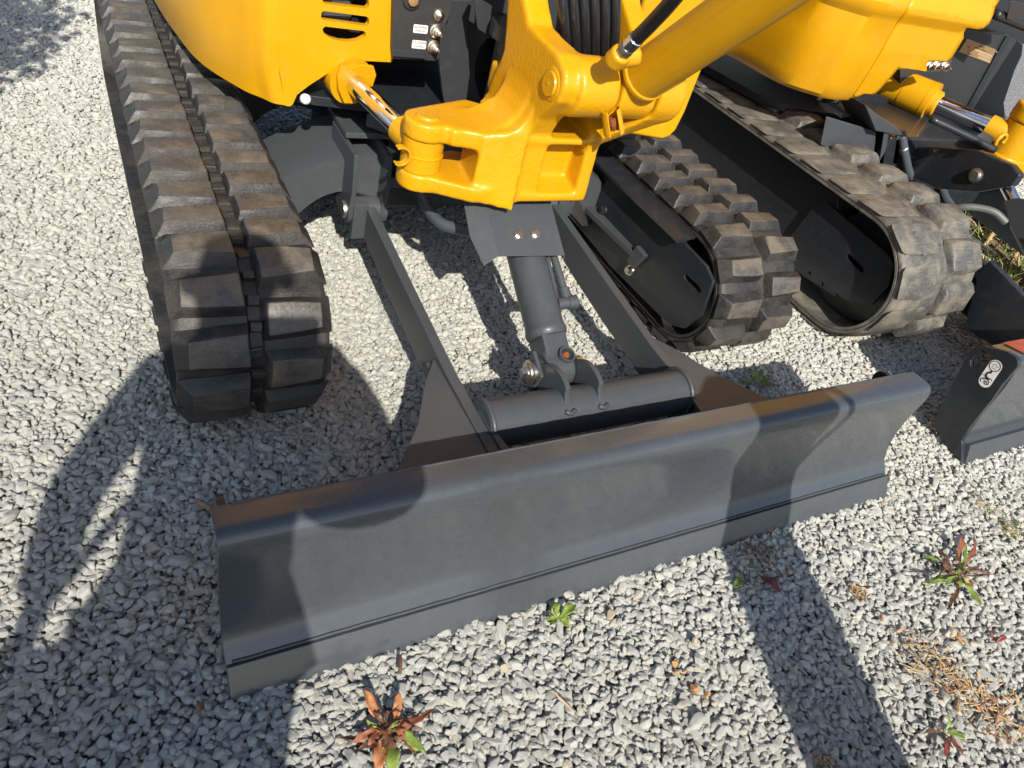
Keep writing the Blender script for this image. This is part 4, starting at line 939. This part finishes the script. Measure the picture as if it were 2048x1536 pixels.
MB().hexa([tuple(U(a, b, y=y)) for y in (1.68, 1.74) for a, b in ((1968, 262), (1990, 275), (1972, 300), (1945, 278))]).obj('pipe_clamp', GREY, EM, bevel=.002)
# undercarriage
MB().hexa([tuple(U(a, b, y=y)) for y in (1.78, 2.2) for a, b in ((1652, 232), (1752, 262), (1748, 330), (1640, 290))]).obj('centre_frame', GREY, EM, bevel=.006)
MB().prism('y', UXZ([(1730, 210), (1800, 262), (1815, 264), (1808, 272), (1752, 262)], 1.74), 1.74, 1.9).obj('frame_cap', GREY, EM, bevel=.003)
for a_, b_ in ((1768, 1758), (1795, 1785)):
    MB().hexa([tuple(U(a, b, y=y)) for y in (1.75, 1.78) for a, b in ((a_, 264), (a_ + 10, 266), (b_ + 8, 330), (b_, 326))]).obj('frame_rib', GREY, EM, bevel=.002)
MB().tube([U(1804, 272, y=1.75), U(1810, 310, y=1.73), U(1822, 352, y=1.71), U(1850, 372, y=1.7)], .0165, corr=.05).obj('sleeved_hose', CONDUIT, EM, smooth=180)
MB().tube([U(1806, 294, y=1.74), U(1809, 306, y=1.737)], .0185).obj('hose_clip', ZINC, EM, smooth=180)
big = UYZ([(1830, 290), (1960, 300), (2030, 330), (2046, 350), (2030, 372), (1960, 384), (1880, 378), (1820, 350)], 2.93)
MB().prism('x', big, 2.91, 2.95).obj('pivot_plate', DARK, EM, bevel=.006)
MB().box((2.72, 1.75, .22), (3.6, 2.5, .52)).obj('lower_frame', DARK, EM, bevel=.01)
MB().box((2.6, 1.95, .12), (2.95, 2.4, .40)).obj('frame_leg', DARK, EM, bevel=.01)
pq = Vector(U(1952, 351, x=2.905)); MB().rev(pq, pq + Vector((-.014, 0, 0)), [(0, .027), (.3, .027), (.4, .022), (.8, .020), (1, .016)], 28).obj('pivot_pin', STEEL, EM, smooth=35)
r0 = Vector(U(2003, 352, x=2.97)); r1 = Vector(U(2028, 402, x=2.97)); rd = (r1 - r0).normalized()
MB().rev(r0 - rd * .02, r0 + rd * .03, [(0, .038), (1, .034)], 28).obj('rod_eye', DARK, EM, smooth=35)
MB().cyl(r0, r1 + rd * .05, .022, 28).obj('chrome_rod', CHROME, EM, smooth=35)
gp = [tuple(U(a, b, x=x)) for x in (2.93, 2.936) for a, b in ((2007, 402), (2034, 396), (2075, 402), (2075, 478), (2034, 477), (2020, 450))]
MB().add(gp, [(0, 1, 2, 3, 4, 5), (11, 10, 9, 8, 7, 6)] + [(i, (i + 1) % 6, (i + 1) % 6 + 6, i + 6) for i in range(6)]).obj('cylinder_guard', GREY, EM, bevel=.0015)
MB().cyl(U(2050, 440, x=2.98), U(2110, 560, x=2.98), .05, 32).obj('blade_cylinder', GREY, EM, smooth=35)
MB().tube([U(1893, 420, y=1.75), U(1925, 414, y=1.70), U(1960, 416, y=1.65), U(1990, 425, y=1.6), U(2012, 445, y=1.55)], .016, corr=.04).obj('sleeved_hose', CONDUITL, EM, smooth=180)
MB().tube([U(1885, 376, y=1.72), U(1893, 395, y=1.73), U(1905, 412, y=1.74)], .014, corr=.05).obj('sleeved_hose', CONDUIT, EM, smooth=180)

# ================================================================== timber, weeds, stones
tb = []
a = U(1975, 468, z=.05); b = U(2120, 600, z=.05); dv = Vector(b - a).normalized(); nv2 = Vector((-dv.y, dv.x, 0)) * .055
a = Vector(a) - dv * .5
b = Vector(b)
o = MB().hexa([a + nv2 * s_ + Vector((0, 0, z_ - .05)) for z_ in (-.01, .055) for s_ in (1, -1) for _ in (0,)][:2] + [b + nv2 * s_ + Vector((0, 0, -.06)) for s_ in (-1, 1)] +
              [a + nv2 + Vector((0, 0, .005)), a - nv2 + Vector((0, 0, .005)), b - nv2 + Vector((0, 0, .005)), b + nv2 + Vector((0, 0, .005))]).obj('timber', WOOD, bevel=.004)
o['label'] = 'weathered square timber lying in the grass behind the right hand track'; o['category'] = 'timber'

def blade_leaf(L, W, bend, twist, serr, seed, droop=0, n=14):
    """stalked leaf, widest beyond the middle, wavy ragged margin, slightly cupped and curled"""
    rr = random.Random(seed); V = []; F = []; ph = rr.uniform(0, 6); cv = rr.uniform(-.35, .35); cup = rr.uniform(.1, .5)
    for i in range(n + 1):
        t_ = i / n
        w = W * (.10 + .95 * max(0, math.sin(math.pi * min(1, max(0, (t_ - .18) / .84)) ** 1.15)) ** .75) if t_ > .2 else W * .12
        w *= 1 - .55 * max(0, t_ - .9) / .1
        x = L * t_; y0_ = cv * L * t_ * t_; z_ = bend * L * math.sin(t_ * 2.3) - droop * L * t_ * t_ + .03 * L * math.sin(t_ * 9 + ph)
        tw = twist * t_; row = []
        for sd in (1, .5, 0, -.5, -1):
            ww = w * abs(sd) * (1 + (serr * rr.uniform(-.9, .35) if abs(sd) == 1 else 0)) * (1 if sd > 0 else -1)
            zz = z_ + abs(ww) * cup + .12 * W * math.sin(t_ * 14 + sd * 3 + ph) * abs(sd)
            V.append((x + rr.uniform(-.02, .02) * L * abs(sd), y0_ + ww * math.cos(tw), zz + ww * math.sin(tw)))
    for i in range(n):
        for k in range(4): F.append((i * 5 + k, i * 5 + k + 1, i * 5 + 6 + k, i * 5 + 5 + k))
    return V, F
def xf(V, ang, tilt, at):
    M_ = Matrix.Translation(at) @ Matrix.Rotation(ang, 4, 'Z') @ Matrix.Rotation(-tilt, 4, 'Y'); return [M_ @ Vector(v_) for v_ in V]
def weed(px, leaves, label, cat='weed', name='weed', group=None, base=.004):
    """leaves: (angle seen in the photograph given as target pixel, width, material, serration, bend)"""
    c_ = Vector(U(px[0], px[1], z=.008)); r_ = root(name, label, cat, c_, group)
    for k, (tx, ty, w, mat, ser, bend, tilt) in enumerate(leaves):
        q = Vector(U(tx, ty, z=.012)); d = q - c_; L_ = max(.02, math.hypot(d.x, d.y))
        w *= .74; tilt *= .6; bend *= .6; Vl, Fl = blade_leaf(L_, w, bend, random.uniform(-.6, .6), ser, k * 7 + int(px[0]))
        o_ = MB().add(xf(Vl, math.atan2(d.y, d.x), tilt, c_ + Vector((0, 0, base))), Fl).obj('leaf', mat, r_, smooth=180)
        ss = o_.modifiers.new('s', 'SOLIDIFY'); ss.thickness = .0007
    if len(leaves) > 11:
        for k in range(16):
            Vl, Fl = blade_leaf(random.uniform(.02, .055), random.uniform(.003, .009), random.uniform(-.1, .5), random.uniform(-1.6, 1.6), .6, k + 500)
            o_ = MB().add(xf(Vl, random.uniform(0, 6.28), random.uniform(-.1, .5), c_ + Vector((random.uniform(-.018, .018), random.uniform(-.018, .018), base))), Fl).obj('leaf', random.choice((LBRN, LBRN, LRED, leaves[k % len(leaves)][3])), r_, smooth=180)
            o_.modifiers.new('s', 'SOLIDIFY').thickness = .0007
    return r_
weed((778, 1462), [(706, 1404, .016, LORG, .25, .15, .3), (814, 1402, .013, LORG, .4, .25, .4), (790, 1438, .015, LGREEN, .3, .2, .2), (868, 1446, .012, LRED, .5, .1, .1),
                   (855, 1484, .014, LGREEN, .5, .15, .15), (690, 1512, .008, LBRN, .5, .1, .1), (730, 1540, .017, LORG, .3, .1, .15), (796, 1560, .015, LGREEN, .3, .12, .1),
                   (735, 1440, .010, LBRN, .6, .3, .4), (700, 1480, .012, LRED, .5, .2, .15), (760, 1500, .010, LBRN, .5, .2, .1), (820, 1470, .010, LRED, .5, .3, .3), (840, 1500, .007, LRED, .5, .1, .1), (768, 1425, .009, LBRN, .6, .4, .6), (780, 1520, .009, LBRN, .6, .2, .1)],
     'withered rosette weed with orange and brown leaves in front of the blade')
weed((1115, 1240), [(1098, 1212, .014, LGREEN, .05, .2, .3), (1150, 1218, .015, LGREEN, .05, .2, .3), (1094, 1246, .015, LGREEN, .05, .1, .1), (1140, 1250, .012, LGREEN, .1, .1, .1), (1112, 1222, .008, LGREEN, .05, .3, .5), (1132, 1232, .009, LGREEN, .1, .3, .3)],
     'small bright green seedling with round leaves in front of the blade')
weed((1486, 1158), [(1459, 1170, .014, LGREEN, .2, .12, .1), (1478, 1152, .008, LGREEN, .3, .3, .4), (1470, 1140, .005, LBRN, .5, .3, .4), (1500, 1168, .006, LBRN, .5, .2, .1)],
     'tiny sprout with one yellow-green leaf at the edge of the narrow shadow')
weed((1510, 1148), [(1562, 1182, .017, LMAR, .35, .05, .02)], 'fallen maroon leaf lying in the narrow shadow', 'leaf', 'fallen_leaf')
weed((1912, 1150), [(1915, 1080, .010, LRED, .5, .1, .2), (1972, 1100, .008, LRED, .5, .1, .1), (1960, 1142, .009, LBRN, .5, .1, .1), (1842, 1118, .008, LGREEN, .8, .1, .1), (1850, 1188, .014, LGREEN, .8, .1, .1), (1955, 1216, .013, LGREEN, .7, .1, .1),
                    (1905, 1240, .008, LBRN, .5, .1, .1), (1880, 1205, .010, LGREEN, .8, .2, .2), (1975, 1138, .002, LRED, .1, .1, .2), (1925, 1192, .010, LGREEN, .7, .1, .2), (1940, 1110, .007, LGREEN, .6, .2, .2), (1890, 1165, .009, LBRN, .6, .2, .3), (1935, 1175, .008, STRAW, .6, .2, .3), (1985, 1172, .006, LBRN, .5, .1, .1)],
     'sprawling weed with red stalks and ragged green leaves right of the blade')
weed((1885, 1468), [(1920, 1468, .012, LGREEN, .2, .2, .2), (1925, 1510, .014, LMAR, .2, .1, .1), (1862, 1440, .007, LBRN, .5, .3, .3), (1835, 1455, .006, LBRN, .5, .2, .2), (1900, 1520, .009, LMAR, .3, .1, .1), (1900, 1440, .006, LGREEN, .4, .3, .4)],
     'small weed with dark green and maroon leaves in the bottom right corner')
weed((1510, 770), [(1500, 755, .010, LGREEN, .2, .2, .3), (1540, 762, .014, LGREEN, .2, .3, .2), (1545, 775, .014, LGREEN, .2, .2, .1), (1480, 775, .012, LGREEN, .2, .2, .1), (1520, 750, .010, LGREEN, .2, .3, .5), (1490, 748, .008, LGREEN, .2, .3, .5)],
     'low green weed in the shadow just behind the blade')
weed((1985, 1290), [(2005, 1275, .008, LMAR, .4, .2, .3), (1992, 1302, .009, LRED, .4, .1, .1), (1972, 1262, .004, LRED, .4, .2, .2)], 'tiny reddish weed near the right edge above the dry straw')
def tuft(px, rad, n, mats, L_, label, name='dry_tuft', cat='dry weed', up=.25, seed=0, w=.0011, sx=1.0):
    rr = random.Random(seed); c_ = Vector(U(px[0], px[1], z=.006)); mbs = [MB() for _ in mats]
    e2 = Vector(U(px[0] + 50, px[1] + 40, z=.006)) - c_; e2.normalize(); e3 = Vector((-e2.y, e2.x, 0))
    for k in range(n):
        a_ = rr.uniform(0, 6.283); q = c_ + e2 * (rr.gauss(0, rad) * sx) + e3 * rr.gauss(0, rad)
        Lk = L_ * rr.uniform(.4, 1.1); d = Vector((math.cos(a_), math.sin(a_), rr.uniform(.02, up) * 2)).normalized()
        s_ = d.cross(Vector((0, 0, 1))).normalized() * w * rr.uniform(.6, 1.6); p1 = q + d * Lk * .55; p2 = q + d * Lk + Vector((0, 0, -Lk * rr.uniform(0, .3)))
        z3 = Vector((0, 0, w * .9))
        mbs[rr.randrange(len(mats))].add([q - s_, q + s_, q + z3, p1 - s_, p1 + s_, p1 + z3, p2], [(0, 1, 4, 3), (1, 2, 5, 4), (2, 0, 3, 5), (3, 4, 6), (4, 5, 6), (5, 3, 6)])
    r_ = root(name, label, cat, c_)
    for mb_, m_ in zip(mbs, mats):
        o_ = mb_.obj('stalks', m_, r_); o_['kind'] = 'stuff'
    return r_
tuft((1880, 1345), .035, 150, (STRAW, STRAW, LBRN), .045, 'tangle of dry straw-coloured stalks right of the narrow shadow', seed=1, sx=1.7)
tuft((1990, 1415), .04, 190, (STRAW, STRAW, LORG), .03, 'tawny patch of dead moss-like growth at the lower right edge', seed=2, sx=1.8, w=.0016)
tuft((1715, 1185), .012, 60, (STRAW, LBRN), .018, 'small brown dried clump between the shadow strip and the leafy weed', seed=3, w=.0014)
tuft((1520, 1110), .035, 130, (STRAW, LBRN, LBRN), .020, 'brown dead growth at the foot of the blade in the shadow strip', seed=4, w=.0013)
tuft((2025, 1060), .022, 70, (STRAW, GRASSM), .03, 'yellowish dry weed at the right edge level with the blade tip', seed=5)
tuft((1655, 1530), .014, 60, (STRAW, LBRN), .018, 'brown dried clump cut by the bottom edge of the picture', seed=6)
tuft((1918, 1275), .010, 40, (STRAW, LORG), .020, 'orange dried sprig above the straw tangle', seed=8)
tuft((1965, 1010), .02, 45, (STRAW, GRASSM), .022, 'sparse yellow sprigs below the right hand blade', seed=9)
tuft((2000, 490), .10, 700, (GRASSM, GRASSM, STRAW), .19, 'rough green grass growing around the timber', 'grass_clump', 'grass', 1.3, 10, .0042, 2.4)
tuft((1945, 655), .035, 110, (GRASSM, STRAW), .07, 'thin grass tuft beside the muddy track in the shadow of the right hand blade', 'grass_clump', 'grass', .7, 11, .0016)
tuft((2020, 560), .06, 260, (GRASSM, STRAW), .13, 'grass tuft in front of the timber at the right edge', 'grass_clump', 'grass', 1.2, 12, .0034)
# singled-out stones, twig
def pebble(px, r, label, k, mat=ORST):
    o_ = bpy.data.objects.new('stone', stone_mesh(200 + k, 1.15)); col.objects.link(o_); o_.data.materials.clear(); o_.data.materials.append(mat)
    c_ = U(px[0], px[1], z=.012); o_.location = c_; o_.scale = (r, r, r); o_.rotation_euler = (k, .3 * k, k * 2)
    o_['label'] = label; o_['category'] = 'stone'; o_['group'] = 'rust stained stones in the gravel'
for k, (p_, r_, l_) in enumerate([((1349, 1327), .009, 'small orange-stained stone, topmost of the rusty stones below the blade'), ((1354, 1345), .008, 'small orange stone just under the topmost rusty stone'), ((1370, 1342), .006, 'smallest orange pebble beside two rusty stones'),
                                  ((1389, 1377), .013, 'largest bright orange stone below the middle of the blade'), ((1414, 1388), .009, 'orange stone right of the largest orange one'), ((1390, 1280), .012, 'round tan stone above the group of orange stones'),
                                  ((1222, 1228), .014, 'rounded cream stone right of the green seedling'), ((1009, 1338), .011, 'tan triangular stone in front of the blade centre')]): pebble(p_, r_, l_, k, ORST if k < 5 else simple('tan_stone_%d' % k, (.50, .42, .30), .85, .0015, 120, .3))
tw = MB().tube([U(800, 1312, z=.02), U(801, 1330, z=.022), U(799, 1348, z=.018)], .0035, 8).obj('twig', LBRN, smooth=180); tw['label'] = 'short brown twig standing between stones in front of the blade'; tw['category'] = 'twig'
tw = MB().tube([U(395, 1003, z=.012), U(412, 1012, z=.014), U(432, 1022, z=.012)], .006, 8).obj('stick', WOOD, smooth=180); tw['label'] = 'pale bent stick poking out beside the left end of the blade'; tw['category'] = 'stick'
o_ = MB().add(xf(blade_leaf(.02, .009, .3, .3, .4, 5)[0], .6, .2, Vector(U(392, 1430, z=.014))), blade_leaf(.02, .009, .3, .3, .4, 5)[1]).obj('fallen_leaf', LBRN, smooth=180)
o_['label'] = 'tiny curled brown leaf in the shadow left of the orange weed'; o_['category'] = 'leaf'; o_.modifiers.new('s', 'SOLIDIFY').thickness = .0008

# ------------------------------------------------------------------ out of frame: the photographer, and shapes added to throw the other shadows
def skinned(name, joints, edges, mat, parent, lv=2):
    me_ = bpy.data.meshes.new(name); me_.from_pydata([j_[0] for j_ in joints], edges, []); o_ = bpy.data.objects.new(name, me_); col.objects.link(o_)
    o_.parent = parent; o_.matrix_parent_inverse = Matrix.Translation(-parent.location)
    md_ = o_.modifiers.new('skin', 'SKIN'); md_.use_smooth_shade = True
    lay = me_.skin_vertices[0] if me_.skin_vertices else None
    if lay is None:
        bm_ = bmesh.new(); bm_.from_mesh(me_); bm_.verts.layers.skin.verify(); bm_.to_mesh(me_); bm_.free(); lay = me_.skin_vertices[0]
    for k, j_ in enumerate(joints):
        rr_ = j_[1]; lay.data[k].radius = rr_ if isinstance(rr_, tuple) else (rr_, rr_)
        lay.data[k].use_root = (k == 0)
    o_.modifiers.new('sub', 'SUBSURF').levels = lv; o_.modifiers['sub'].render_levels = lv
    me_.materials.append(mat); return o_
SKINM = simple('skin', (.52, .32, .22), .5, 0, 40, .08); JACK = simple('navy_jacket_cloth', (.03, .04, .07), .85, .0008, 260); TROU = simple('grey_trousers_cloth', (.07, .07, .075), .9, .0008, 260)
HAIR = simple('dark_hair', (.02, .015, .012), .6, .002, 200); SHOE = simple('brown_leather', (.06, .035, .02), .5)
PE = root('person', 'person in a dark jacket taking the photograph, seen only by the shadow', 'person', (-.26, -.32, 0))
fwd = Vector((.30, 1, 0)).normalized(); hx, hy = -.235, -.30
body = skinned('body', [((-.26, -.32, .96), (.15, .10)), ((-.26, -.31, 1.15), (.14, .10)), ((-.26, -.31, 1.36), (.15, .10)), ((-.25, -.30, 1.47), .055), ((-.245, -.29, 1.53), .055), ((hx, hy + .02, 1.60), (.082, .095)), ((hx, hy, 1.68), (.078, .09)), ((hx, hy - .005, 1.73), (.05, .06)),
    ((-.43, -.31, 1.40), .05), ((-.52, -.32, 1.16), .042), ((-.50, -.22, .93), .030), ((-.49, -.19, .86), .028),
    ((-.10, -.29, 1.40), .05), ((.125, -.22, 1.08), .042), ((.055, -.06, 1.19), .028), ((.045, -.03, 1.21), .026),
    ((-.35, -.33, .90), .09), ((-.36, -.31, .50), .062), ((-.37, -.33, .09), .042), ((-.17, -.33, .90), .09), ((-.16, -.29, .50), .062), ((-.15, -.31, .09), .042)],
    [(0, 1), (1, 2), (2, 3), (3, 4), (4, 5), (5, 6), (6, 7), (2, 8), (8, 9), (9, 10), (10, 11), (2, 12), (12, 13), (13, 14), (14, 15), (0, 16), (16, 17), (17, 18), (0, 19), (19, 20), (20, 21)], SKINM, PE)
skinned('jacket', [((-.26, -.32, .92), (.185, .135)), ((-.26, -.31, 1.15), (.17, .125)), ((-.26, -.31, 1.37), (.17, .12)), ((-.255, -.305, 1.46), (.075, .07)),
    ((-.44, -.31, 1.40), .068), ((-.535, -.32, 1.16), .058), ((-.505, -.21, .90), .042), ((-.10, -.29, 1.37), .075), ((-.02, -.27, 1.15), .095), ((.115, -.23, 1.075), .070), ((.058, -.07, 1.19), .040)],
    [(0, 1), (1, 2), (2, 3), (2, 4), (4, 5), (5, 6), (2, 7), (7, 8), (8, 9), (9, 10)], JACK, PE)
skinned('trousers', [((-.26, -.32, .94), (.165, .12)), ((-.35, -.33, .84), .105), ((-.36, -.31, .50), .080), ((-.37, -.33, .08), .062), ((-.17, -.33, .84), .105), ((-.16, -.29, .50), .080), ((-.15, -.31, .08), .062)],
    [(0, 1), (1, 2), (2, 3), (0, 4), (4, 5), (5, 6)], TROU, PE)
for sx_ in (-.37, -.15):
    skinned('shoe', [((sx_, -.36, .045), (.045, .04)), ((sx_, -.28, .045), (.045, .04)), ((sx_ + .01, -.14, .03), (.045, .028))], [(0, 1), (1, 2)], SHOE, PE)
skinned('hair', [((hx, hy - .03, 1.66), (.088, .085)), ((hx, hy - .015, 1.715), (.085, .09)), ((hx, hy - .01, 1.75), (.05, .055))], [(0, 1), (1, 2)], HAIR, PE)
for e_ in (-.032, .032):
    MB().rev((hx + e_, hy + .098, 1.645), (hx + e_, hy + .112, 1.645), [(0, .013), (.7, .011), (1, .004)], 12).obj('eye', PRINT, PE, smooth=180)
    MB().rev((hx + e_ * 2.75 - (.006 if e_ > 0 else -.006), hy, 1.63), (hx + e_ * 3.0, hy - .01, 1.635), [(0, .02), (.6, .026), (1, .02)], 14).obj('ear', SKINM, PE, smooth=180)
MB().hexa([(hx - .014, hy + .105, 1.605), (hx + .014, hy + .105, 1.605), (hx + .006, hy + .10, 1.655), (hx - .006, hy + .10, 1.655), (hx - .012, hy + .13, 1.607), (hx + .012, hy + .13, 1.607), (hx + .004, hy + .108, 1.653), (hx - .004, hy + .108, 1.653)]).obj('nose', SKINM, PE, bevel=.004)
MB().box((hx - .024, hy + .100, 1.575), (hx + .024, hy + .112, 1.583)).obj('mouth', REDP, PE, bevel=.003)
# the phone, its lens at the viewpoint, held in the right hand
cf = Vector(-ROT[:, 2]) * -1; cu = Vector(-ROT[:, 1]); cr = Vector(ROT[:, 0]); pc0 = Vector(CAM) - cf * .012 - cu * .030 - cr * .055
V = [pc0 + cr * a + cu * b + cf * c_ for c_ in (-.004, .004) for a, b in round_rect(.077, .038, .010)]; n_ = len(V) // 2
ph = MB().add(V, [tuple(range(n_)), tuple(range(2 * n_ - 1, n_ - 1, -1))] + [(i, (i + 1) % n_, (i + 1) % n_ + n_, i + n_) for i in range(n_)]).obj('phone', PRINT, smooth=30)
ph['label'] = 'black phone held level by the photographer'; ph['category'] = 'phone'
hb = Vector((.050, -.035, 1.205)); ctr = pc0 + cr * .05 - cu * .045
J = [(tuple(hb), .026), (tuple(hb.lerp(ctr, .55)), (.034, .016))]; Eg = [(0, 1)]
for k in range(4):
    b_ = ctr + cr * (.018 - .020 * k) ; t1 = b_ + cf * .018 + cu * .018; t2 = t1 + cu * (.018 - .002 * abs(k - 1)) - cf * .004
    J += [(tuple(b_), .0095), (tuple(t1), .0088), (tuple(t2), .0078)]; n0 = len(J) - 3; Eg += [(1, n0), (n0, n0 + 1), (n0 + 1, n0 + 2)]
t0_ = ctr + cr * .035 - cf * .016; J += [(tuple(t0_), .0115), (tuple(t0_ + cu * .028 - cf * .004 - cr * .01), .010), (tuple(t0_ + cu * .048 - cr * .022), .009)]; n0 = len(J) - 3; Eg += [(1, n0), (n0, n0 + 1), (n0 + 1, n0 + 2)]
skinned('hand', J, Eg, SKINM, PE)
lw = Vector((-.49, -.19, .86)); J = [(tuple(lw), .026), (tuple(lw + Vector((0, .02, -.05))), (.018, .036))]; Eg = [(0, 1)]
for k in range(4):
    b_ = lw + Vector((.0, .045 - .022 * k, -.085)); L_ = (.036, .042, .038, .030)[k]
    J += [(tuple(b_), .0095), (tuple(b_ + Vector((.004, .004, -L_))), .0088), (tuple(b_ + Vector((.014, .004, -L_ * 1.75))), .0078)]; n0 = len(J) - 3; Eg += [(1, n0), (n0, n0 + 1), (n0 + 1, n0 + 2)]
b_ = lw + Vector((.012, .045, -.035)); J += [(tuple(b_), .0115), (tuple(b_ + Vector((.008, .022, -.03))), .010), (tuple(b_ + Vector((.012, .028, -.052))), .009)]; n0 = len(J) - 3; Eg += [(1, n0), (n0, n0 + 1), (n0 + 1, n0 + 2)]
skinned('hand', J, Eg, SKINM, PE)
# a squat post with a bent handle invented to cast the narrow shadow
PO = root('caster', 'grey post with a bent handle added outside the frame to throw the narrow shadow crossing blade and gravel', 'caster', (1.05, -.2, 0))
MB().prism('y', [(.925, -.02), (1.155, -.02), (1.172, .55), (1.172, .92), (1.185, 1.06), (1.10, 1.12), (.98, 1.12), (.935, 1.08), (.935, .90), (.972, .78), (.945, .55)], -.23, -.17).obj('caster_body', GREY, PO, bevel=.012, seg=3)
MB().tube([(1.16, -.2, .84), (1.20, -.2, .92), (1.235, -.2, 1.02), (1.20, -.2, 1.09), (1.13, -.2, 1.10)], .011, 10).obj('crook', STEEL, PO, smooth=180)
# leafy shrub added beyond the left edge to shade the top left corner
SH = root('standin', 'leafy shrub beyond the left edge added to throw the shadow that touches the top left corner', 'standin', (-.95, 1.95, 0))
rr = random.Random(3); V = []; F = []
for k in range(2600):
    d_ = Vector((rr.gauss(0, 1), rr.gauss(0, 1), rr.gauss(0, 1))).normalized() * rr.uniform(.35, 1) ** .5
    lobe = 1 + .35 * noise.noise(d_ * 2.3)
    p_ = Vector((-.90, 1.95, 1.30)) + Vector((d_.x * .42, d_.y * .55, d_.z * .42)) * lobe
    a_ = Vector((rr.gauss(0, 1), rr.gauss(0, 1), rr.gauss(0, .6))).normalized(); b_ = a_.orthogonal().normalized(); L_ = rr.uniform(.02, .04)
    n0 = len(V); V += [p_ - a_ * L_, p_ + b_ * L_ * .45, p_ + a_ * L_, p_ - b_ * L_ * .45]; F.append((n0, n0 + 1, n0 + 2, n0 + 3))
o_ = MB().add(V, F).obj('crown', GRASSM, SH); o_['kind'] = 'stuff'
MB().tube([(-.95, 1.95, -.02), (-.94, 1.95, .5), (-.90, 1.96, 1.3)], lambda t_: .03 * (1 - .6 * t_), 10).obj('trunk', WOOD, SH, smooth=180)

BG = root('filler', 'dark bag at the hip of the photographer, out of frame', 'filler', (-.50, -.30, .42))  # block added to fill out the photographer's shadow below the elbow
MB().hexa([(-.60, -.40, .40), (-.40, -.40, .40), (-.40, -.22, .40), (-.60, -.22, .40), (-.585, -.37, .86), (-.42, -.37, .86), (-.42, -.25, .86), (-.585, -.25, .86)]).obj('filler_body', JACK, BG, bevel=.03, seg=3)
MB().tube([(-.58, -.31, .84), (-.46, -.43, 1.20), (-.26, -.43, 1.45), (-.12, -.33, 1.44), (-.16, -.20, 1.30), (-.44, -.24, .84)], .012, 8).obj('strap', JACK, BG, smooth=180)
tw = MB().tube([U(1102, 1381, z=.018), U(1122, 1398, z=.021), U(1147, 1422, z=.017)], .0016, 6).obj('straw', STRAW, smooth=180); tw['label'] = 'single pale straw lying across the stones below the green seedling'; tw['category'] = 'straw'
